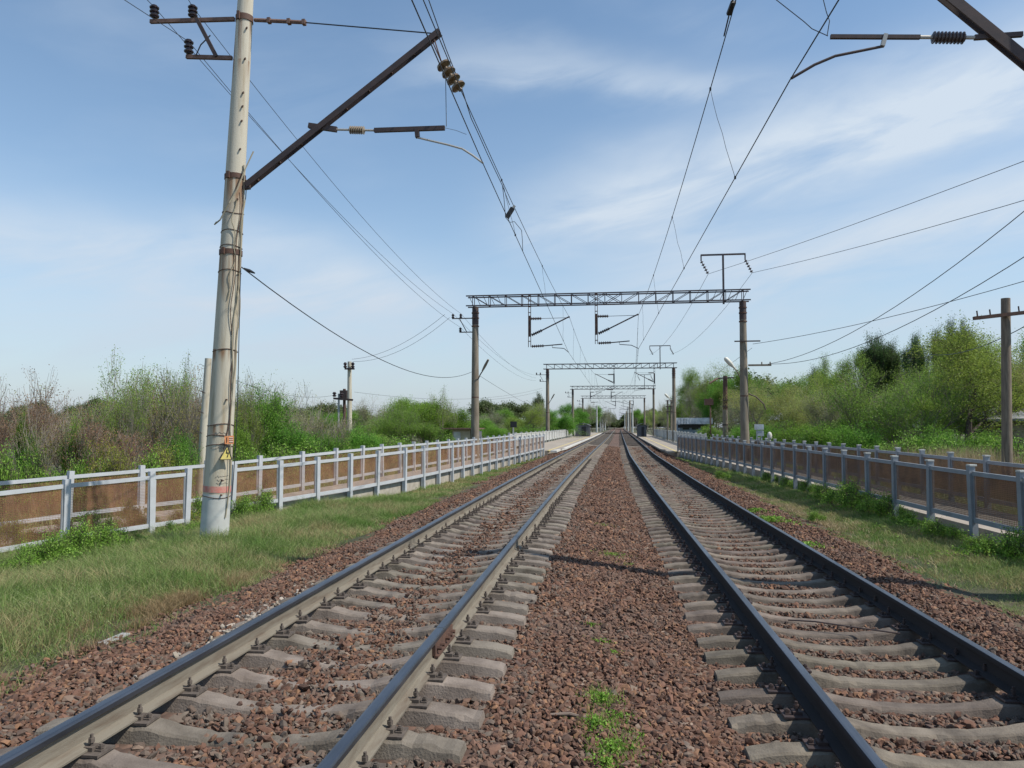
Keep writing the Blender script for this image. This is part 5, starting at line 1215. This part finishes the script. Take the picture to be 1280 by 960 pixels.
for i, (k, px, yt, Y, w) in enumerate(LOW): byp(k, px, yt, Y, w, '%s behind the left back fence, %s from the left' % (DESC[k], ord_[i]), 'low bushes behind the left fence', -.6)
MIDL = [('tree_green', 625, 512, 95, 60), ('tree_spring2', 650, 505, 92, 60), ('tree_grey', 668, 500, 100, 44), ('poplar_dark', 671, 491, 120, 15), ('tree_green', 690, 512, 105, 55), ('tree_spring', 640, 522, 76, 70), ('tree_green', 715, 505, 150, 45), ('tree_spring2', 705, 516, 120, 50), ('tree_green', 610, 525, 60, 70),
        ('tree_grey', 735, 502, 190, 34), ('tree_green', 745, 508, 230, 34), ('tree_grey', 752, 512, 260, 24), ('bush_green', 662, 532, 84, 70), ('bush_green', 700, 530, 110, 60), ('bush_green', 580, 535, 50, 60)]
for i, (k, px, yt, Y, w) in enumerate(MIDL): byp(k, px, yt, Y, w, '%s beyond the left platform, %s from the left' % (DESC[k], ord_[i]), 'trees beyond the left platform', -.6)
RIGHT = [('tree_grey', 868, 470, 110, 50), ('tree_spring', 862, 462, 118, 56), ('tree_grey', 885, 478, 105, 60), ('tree_spring2', 893, 455, 100, 56), ('tree_green', 920, 462, 95, 60), ('tree_pale', 845, 505, 150, 40), ('tree_grey', 935, 490, 70, 90), ('tree_pale', 965, 474, 62, 100), ('tree_pale', 1005, 485, 50, 90), ('tree_spring2', 995, 466, 75, 60), ('poplar_dark', 1012, 458, 100, 26),
 ('tree_spring', 1060, 442, 82, 80), ('tree_green', 1035, 462, 90, 70), ('poplar_dark', 1084, 419, 95, 34), ('poplar_dark', 1102, 419, 96, 34), ('poplar_dark', 1122, 427, 95, 34), ('tree_grey', 1045, 490, 48, 100), ('tree_fan', 1128, 462, 42, 170), ('tree_spring2', 1090, 490, 48, 110), ('tree_green', 1080, 510, 46, 80), ('poplar_dark', 1142, 421, 90, 24), ('poplar_dark', 1152, 418, 92, 24),
 ('poplar_dark', 1178, 411, 88, 26), ('poplar_dark', 1195, 399, 88, 26), ('poplar_dark', 1206, 400, 90, 20), ('tree_spring', 1205, 412, 40, 200), ('tree_spring', 1225, 425, 46, 130), ('tree_spring2', 1165, 455, 56, 110), ('tree_green', 1290, 420, 60, 120), ('tree_grey', 1275, 450, 48, 90), ('tree_spring', 985, 472, 70, 90), ('tree_spring2', 1030, 470, 62, 90), ('tree_pale', 950, 478, 80, 80), ('tree_spring2', 1240, 425, 52, 120), ('tree_green', 905, 470, 100, 60), ('tree_spring2', 1172, 436, 48, 120), ('tree_pale', 1262, 432, 42, 110)]
for i, (k, px, yt, Y, w) in enumerate(RIGHT): byp(k, px, yt, Y, w, '%s beyond the right fence, %s from the platform' % (DESC[k], ord_[i]), 'trees beyond the right fence', -.6)
LOWR = [('bush_green', 990, 528, 44, 70), ('bush_green', 1035, 530, 40, 80), ('bush_green', 1075, 530, 38, 80), ('bush_weed', 1115, 545, 34, 80), ('bush_green', 1160, 535, 34, 80), ('bush_weed', 1190, 550, 30, 70), ('bush_green', 1240, 540, 36, 80), ('bush_weed', 1285, 545, 28, 80), ('bush_green', 970, 530, 50, 60), ('bush_weed', 900, 535, 70, 50), ('bush_green', 930, 530, 60, 60), ('bush_green', 890, 532, 85, 36), ('bush_weed', 1230, 555, 28, 60), ('bush_green', 1080, 515, 45, 90)]
for i, (k, px, yt, Y, w) in enumerate(LOWR): byp(k, px, yt, Y, w, '%s behind the right back fence, %s from the platform' % (DESC[k], ord_[i]), 'low bushes behind the right fence', -.6)
FARR = [('tree_grey', 832, 502, 190, 34), ('tree_pale', 822, 510, 210, 30), ('tree_green', 815, 514, 260, 30), ('tree_grey', 808, 508, 280, 24), ('tree_green', 800, 512, 330, 24), ('tree_grey', 794, 508, 360, 18), ('tree_grey', 762, 510, 330, 16), ('tree_grey', 768, 514, 400, 12), ('tree_grey', 787, 511, 400, 14)]
for i, (k, px, yt, Y, w) in enumerate(FARR): byp(k, px, yt, Y, w, '%s far off where the tracks vanish, %s of its group' % (DESC[k], ord_[i]), 'distant trees near the vanishing point', -.6)
# far-off wood behind everything, one mass
fv = []; ff = []; o_ = 0; tme, cme, h0, w0 = KIND['tree_green']
src = np.empty(len(cme.vertices)*3, dtype=np.float32); cme.vertices.foreach_get('co', src); src = src.reshape(-1, 4, 3)[::4]
gg = np.random.default_rng(3)
def mass(x, y, H, W_):
    global o_
    q = src.reshape(-1, 3)*np.array([W_/w0, W_/w0, H/h0]); c = q.reshape(-1, 4, 3); ce = c.mean(1, keepdims=True); c = ce+(c-ce)*2.6*(1 if y < 300 else 2.0); c = c.reshape(-1, 3)
    a = gg.uniform(0, 6.28); q = np.stack([c[:, 0]*math.cos(a)-c[:, 1]*math.sin(a), c[:, 0]*math.sin(a)+c[:, 1]*math.cos(a), c[:, 2]], 1)+np.array([x, y, -.6]); fv.append(q); ff.append(np.arange(len(q)).reshape(-1, 4)+o_); o_ += len(q)
for i in range(70):
    px = gg.uniform(-80, 1360); Y = gg.uniform(110, 170) if not 700 < px < 860 else gg.uniform(430, 470)
    H = gg.uniform(4.5, 7.0) if px < 700 else gg.uniform(7, 11)
    if 700 < px < 860: H = gg.uniform(8, 12)
    mass(onY(px, 530, Y).x, Y, H, H*1.3)
for i in range(60):
    px = gg.uniform(-80, 1360); Y = gg.uniform(100, 175) if not 690 < px < 870 else gg.uniform(400, 460)
    mass(onY(px, 530, Y).x, Y, 3.2, 7)
for i in range(40): mass(onY(680+i*5, 530, 400).x, 385+gg.uniform(0, 90), gg.uniform(3.5, 5.5), 15)
for i in range(9): px = 735+i*11; mass(onY(px, 530, 460).x, 460+i % 3*5, gg.uniform(8, 11) if not 760 < px < 790 else 5.5, 12)
M['lf_far'] = leaf('distant_leaves', [(.07, .11, .035), (.10, .14, .045), (.13, .17, .06), (.15, .15, .08)], .3, 0)
tag(link(bpy.data.objects.new('far_woodland', npmesh('far_woodland', np.concatenate(fv), np.concatenate(ff), M['lf_far']))), 'distant belt of green woodland along the horizon', 'woodland', kind='stuff')

# ------------------------------------------------------------------ grass and weeds
def blades(P, h, w, g, lean=.75, seg=2):
    n = len(P); a = g.uniform(0, 2*PI, n); la = g.uniform(0, 2*PI, n); ln = np.abs(g.normal(0, lean, n))
    side = np.stack([np.cos(a), np.sin(a), np.zeros(n)], 1)*(w/2)[:, None] if hasattr(w, '__len__') else np.stack([np.cos(a), np.sin(a), np.zeros(n)], 1)*w/2
    d = np.stack([np.cos(la)*ln, np.sin(la)*ln, np.ones(n)], 1); mid = P+d*(h*.55)[:, None]; dd = np.stack([np.cos(la)*ln*2, np.sin(la)*ln*2, np.ones(n)*.9], 1); tip = mid+dd*(h*.45)[:, None]
    V = np.stack([P-side, P+side, mid+side*.7, mid-side*.7, tip], 1); b = (np.arange(n)*5)[:, None]
    F4 = b+np.array([[0, 1, 2, 3]]); F3 = b+np.array([[3, 2, 4]])
    return V.reshape(-1, 3), F4, F3
def grass_obj(name, P, h, w, label, g, m=None, lean=.75):
    V, F4, F3 = blades(P, h, w, g, lean)
    me = bpy.data.meshes.new(name); me.vertices.add(len(V)); me.vertices.foreach_set('co', V.astype(np.float32).ravel())
    n = len(F4); flat = np.concatenate([F4, F3], 1).astype(np.int32).ravel(); tot = np.tile([4, 3], n).astype(np.int32); start = np.concatenate(([0], np.cumsum(tot)[:-1])).astype(np.int32)
    me.loops.add(len(flat)); me.loops.foreach_set('vertex_index', flat); me.polygons.add(2*n); me.polygons.foreach_set('loop_start', start); me.polygons.foreach_set('loop_total', tot)
    me.materials.append(m or M['grass']); me.update(calc_edges=True)
    o_ = link(bpy.data.objects.new(name, me)); return tag(o_, label, 'grass', kind='stuff')
def nz(x, y, s, o=0): return np.array([mnoise.noise(Vector((a*s+o, b*s, o))) for a, b in zip(x, y)])
def verge(n, y0, y1, xa, xb, hmean, label, edge, g, thin=.0, bias=1.0, wmul=1.0):
    u_ = g.uniform(0, 1, n)**bias; y = y0+(y1-y0)*u_; A = xa(y); B = xb(y); t = g.uniform(0, 1, n); x = A+(B-A)*t
    q = nz(x, y, .9); q2 = nz(x, y, 3.1, 5)
    dist = np.abs(x-edge(y)); keep = (q*.7+q2*.6+dist*1.5-thin) > g.uniform(-.15, .35, n); x, y, q, q2, dist = x[keep], y[keep], q[keep], q2[keep], dist[keep]
    h = hmean*(.35+.65*np.clip(dist*.8, 0, 1))*g.uniform(.4, 1.35, len(x))*(1+.6*q+.55*nz(x, y, 5.3, 8))
    z = np.array([gzg(a, b) for a, b in zip(x, y)])-.01
    wd = (.0035+.00045*y)*wmul
    return grass_obj('grass', np.stack([x, y, z], 1), h, wd, label, g)
g1_ = np.random.default_rng(31)
fl = tabf(lambda y: FLn(y)[0]); fr_ = tabf(lambda y: FRn(y)[0])
verge(210000, 3.0, 20, lambda y: np.minimum(fl(np.maximum(y, 10.5))-.1, -5.6) , lambda y: vEL(y)+.1, 0.23, 'tall meadow grass on the left verge around the foot of the tall mast', vEL, g1_, bias=.8)
verge(60000, 20, 50, lambda y: fl(y)-.1, lambda y: vEL(y)+.1, .12, 'thin grass strip along the foot of the long left fence', vEL, g1_, thin=.25, bias=1.3)
verge(130000, 6.0, 26, lambda y: vER(y)-.1, lambda y: fr_(y)+.2, .11, 'short grass on the right verge below the right fence', vER, g1_, thin=.25, bias=.9)
verge(40000, 26, 52, lambda y: vER(y)-.1, lambda y: fr_(y)+.1, .12, 'far part of the grass strip along the right fence', vER, g1_, thin=.3)
n = 60000; y = g1_.uniform(14, 60, n); x = np.where(g1_.uniform(0, 1, n) < .5, fl(y)-2.4-g1_.uniform(0, 1, n)**1.5*9, fr_(y)+2.4+g1_.uniform(0, 1, n)**1.5*10)
grass_obj('grass', np.stack([x, y, np.array([gzg(a, b) for a, b in zip(x, y)])], 1), g1_.uniform(.15, .5, n), .012+.0006*y, 'rough grass growing behind the back fences under the shrubs', g1_)
# dry straw patch between the meadow grass and the ballast
n = 16000; P0 = onz(250, 752, -.4); y = P0.y+g1_.normal(0, 1.15, n); x = vEL(y)-.15-np.abs(g1_.normal(0, .38, n)); kp = nz(x, y, 2.1, 4) > g1_.uniform(-.35, .3, n); x, y = x[kp], y[kp]
grass_obj('dry_grass', np.stack([x, y, np.array([gzg(a, b) for a, b in zip(x, y)])-.005], 1), g1_.uniform(.04, .17, len(x)), .005, 'dry brown grass patch beside the left ballast edge', g1_, leaf('dry_grass_straw', [(.20, .13, .06), (.30, .20, .10), (.36, .27, .15), (.24, .20, .09)], .3, 0))
n = 16000; P0 = onz(1000, 640, -.4); y = P0.y+g1_.normal(0, 3.0, n); x = vER(y)+.2+np.abs(g1_.normal(0, .45, n)); kp = nz(x, y, 1.7, 4) > g1_.uniform(-.35, .3, n); x, y = x[kp], y[kp]
grass_obj('dry_grass', np.stack([x, y, np.array([gzg(a, b) for a, b in zip(x, y)])-.005], 1), g1_.uniform(.03, .12, len(x)), .011, 'dry straw-coloured grass patch on the right verge', g1_, M['reed'])
# pale seed heads floating over the meadow grass
n = 70000; y = 3+17*g1_.uniform(0, 1, n)**.85; A = np.minimum(fl(np.maximum(y, 10.5))-.1, -5.6); x = A+(vEL(y)-.35-A)*g1_.uniform(0, 1, n)**.8
q = nz(x, y, .7, 3); kp = q > g1_.uniform(-.5, .5, n); x, y = x[kp], y[kp]
P = np.stack([x, y, np.array([gzg(a, b) for a, b in zip(x, y)])+g1_.uniform(.05, .24, len(x))*np.clip((vEL(y)-x)*.8, .3, 1)], 1)
M['seed'] = leaf('grass_seed_heads', [(.20, .25, .10), (.30, .33, .16), (.38, .38, .22), (.24, .30, .12)], .3, 0)
v, f = leaves_np(P, .016, g1_, .45); tag(link(bpy.data.objects.new('grass_seed_heads', npmesh('grass_seed_heads', v, f, M['seed']))), 'pale seed heads of the meadow grass on the left verge', 'grass', kind='stuff')
# leafy weed clumps along the fences
for i, (px, py, h_) in enumerate(((12, 712, .35), (35, 700, .5), (58, 697, .42), (84, 690, .6), (108, 686, .5), (128, 684, .48), (150, 676, .4), (212, 672, .36), (228, 668, .3), (248, 662, .34), (298, 650, .55), (313, 647, .6), (326, 645, .45), (402, 634, .35), (470, 620, .3))):
    p = onz(px, py, -.5); plant('bush_weed', p.x, p.y+.15, h_*1.25, h_*1.5, 'bright green weed clump at the foot of the left fence, %s from the left' % ord_[i], 'weed clumps along the left fence', gzg(p.x, p.y)-.02)
for i, (px, py, h_) in enumerate(((905, 600, .35), (965, 606, .4), (990, 614, .4), (1015, 622, .4), (1040, 632, .5), (1058, 640, .6), (1080, 645, .6), (1102, 652, .5), (1135, 662, .35), (1180, 680, .35), (1232, 700, .3), (1262, 706, .45), (1020, 655, .25), (960, 655, .2))):
    p = onz(px, py, -.45); plant('bush_weed', p.x, p.y+.1, h_*1.2, h_*1.7, 'green weed clump on the right verge, %s of the clumps from the far end' % ord_[i], 'weed clumps along the right fence', gzg(p.x, p.y)-.02)
for i in range(12):
    yy = 11.2+i*.5; p = offset(FLn, -.35-.35*(i % 3)/2)(yy); plant('bush_ochre' if i % 2 else 'bush_weed', p.x, p.y, .5+.12*(i % 4), .8, 'weed growing behind the near left fence mesh, %s from the frame edge' % ord_[i], 'weeds between the left fences', p.z-1.45)
# reeds on the right
n = 5000; c0_ = onY(1200, 575, 27); x = c0_.x+g1_.normal(0, 1.1, n); y = 27+g1_.normal(0, 1.0, n)
r_ = grass_obj('dry_reeds', np.stack([x, y, np.full(n, -.6)], 1), g1_.uniform(.9, 1.75, n), .016, 'straw-coloured dry reeds behind the right fences', g1_, M['reed'], .2)
# broadleaf weeds
def weeds(name, spots, label, g, size=.05, m='lf_weed'):
    PP = []
    for (x, y, r, n, h) in spots:
        a = g.uniform(0, 2*PI, n); rr = np.minimum(np.abs(g.normal(0, .62, n))*r*(1+.5*np.sin(a*3+x)), r*1.8); X = x+rr*np.cos(a); Y_ = y+rr*np.sin(a); zz_ = np.array([gzg(p, q) for p, q in zip(X, Y_)]); base_ok = np.array([gz(p, q) for p, q in zip(X, Y_)]); zz_ = np.maximum(zz_, base_ok)
        PP.append(np.stack([X, Y_, zz_+g.uniform(0, 1, n)**.7*h*np.clip(1-.3*(rr/r)**2, .1, 1)], 1))
    P = np.concatenate(PP); V, Fc = leaves_np(P, size, g, .6)
    return tag(link(bpy.data.objects.new(name, npmesh(name, V, Fc, M[m]))), label, 'weeds', kind='stuff')
sp = []
for px, py, r, n, h in ((20, 708, .35, 500, .3), (60, 700, .45, 800, .34), (95, 690, .5, 900, .36), (130, 683, .45, 800, .3), (165, 676, .35, 450, .22), (215, 672, .35, 450, .25), (300, 650, .35, 600, .4), (318, 646, .4, 700, .38), (250, 660, .3, 300, .3)):
    p = onz(px, py, -.5); sp.append((p.x, p.y+.3, r, n, h))
for px, py, r, n, h in ((405, 634, .3, 300, .25), (470, 622, .4, 300, .2), (520, 612, .4, 250, .2)): p = onz(px, py, -.42); sp.append((p.x, p.y, r, n, h))
sp = [(a, b, c, d, e*.9) for a, b, c, d, e in sp]
weeds('weeds', sp, 'bright leafy nettles along the foot of the left fence', g1_)
sp = []
for px, py, r, n, h in ((1055, 640, .5, 1100, .38), (1075, 645, .45, 900, .35), (1100, 650, .45, 800, .3), (1030, 630, .4, 500, .3), (1140, 665, .5, 900, .22), (1180, 675, .5, 800, .2), (1225, 700, .5, 700, .18), (1262, 705, .5, 900, .24), (965, 603, .5, 400, .3), (985, 612, .4, 350, .28), (1010, 690, .25, 260, .1), (965, 658, .45, 600, .13), (945, 645, .3, 300, .1), (905, 598, .4, 200, .3)):
    p = onz(px, py, -.45); sp.append((p.x, p.y, r, n, h))
weeds('weeds', sp, 'dark leafy weeds under the right fence and on the right verge', g1_, .042)
sp = []
for px, py, r, n, h in ((752, 875, .12, 420, .08), (745, 905, .14, 420, .07), (765, 930, .16, 420, .05), (758, 950, .12, 300, .05), (775, 890, .1, 160, .04), (752, 800, .14, 260, .035), (768, 812, .1, 140, .035), (765, 690, .3, 420, .03), (755, 655, .3, 220, .03), (790, 700, .25, 160, .03), (740, 780, .1, 90, .03), (800, 910, .1, 60, .03)):
    p = onz(px, py, -.33); sp.append((p.x, p.y, r, n, h))
weeds('weeds', sp, 'small green weeds sprouting from the gravel between the tracks', g1_, .017)
PP = []
for px, py, r, n in ((752, 870, .12, 260), (745, 900, .15, 260), (765, 930, .16, 240)):
    p = onz(px, py, -.33); PP.append(np.stack([p.x+g1_.normal(0, r*.6, n), p.y+g1_.normal(0, r*.8, n), np.full(n, gz(p.x, p.y)-.005)], 1))
P = np.concatenate(PP); grass_obj('grass', P, g1_.uniform(.03, .10, len(P)), .0035, 'tuft of fresh grass in the gravel between the tracks near the camera', g1_, M['lf_weed'], .5)
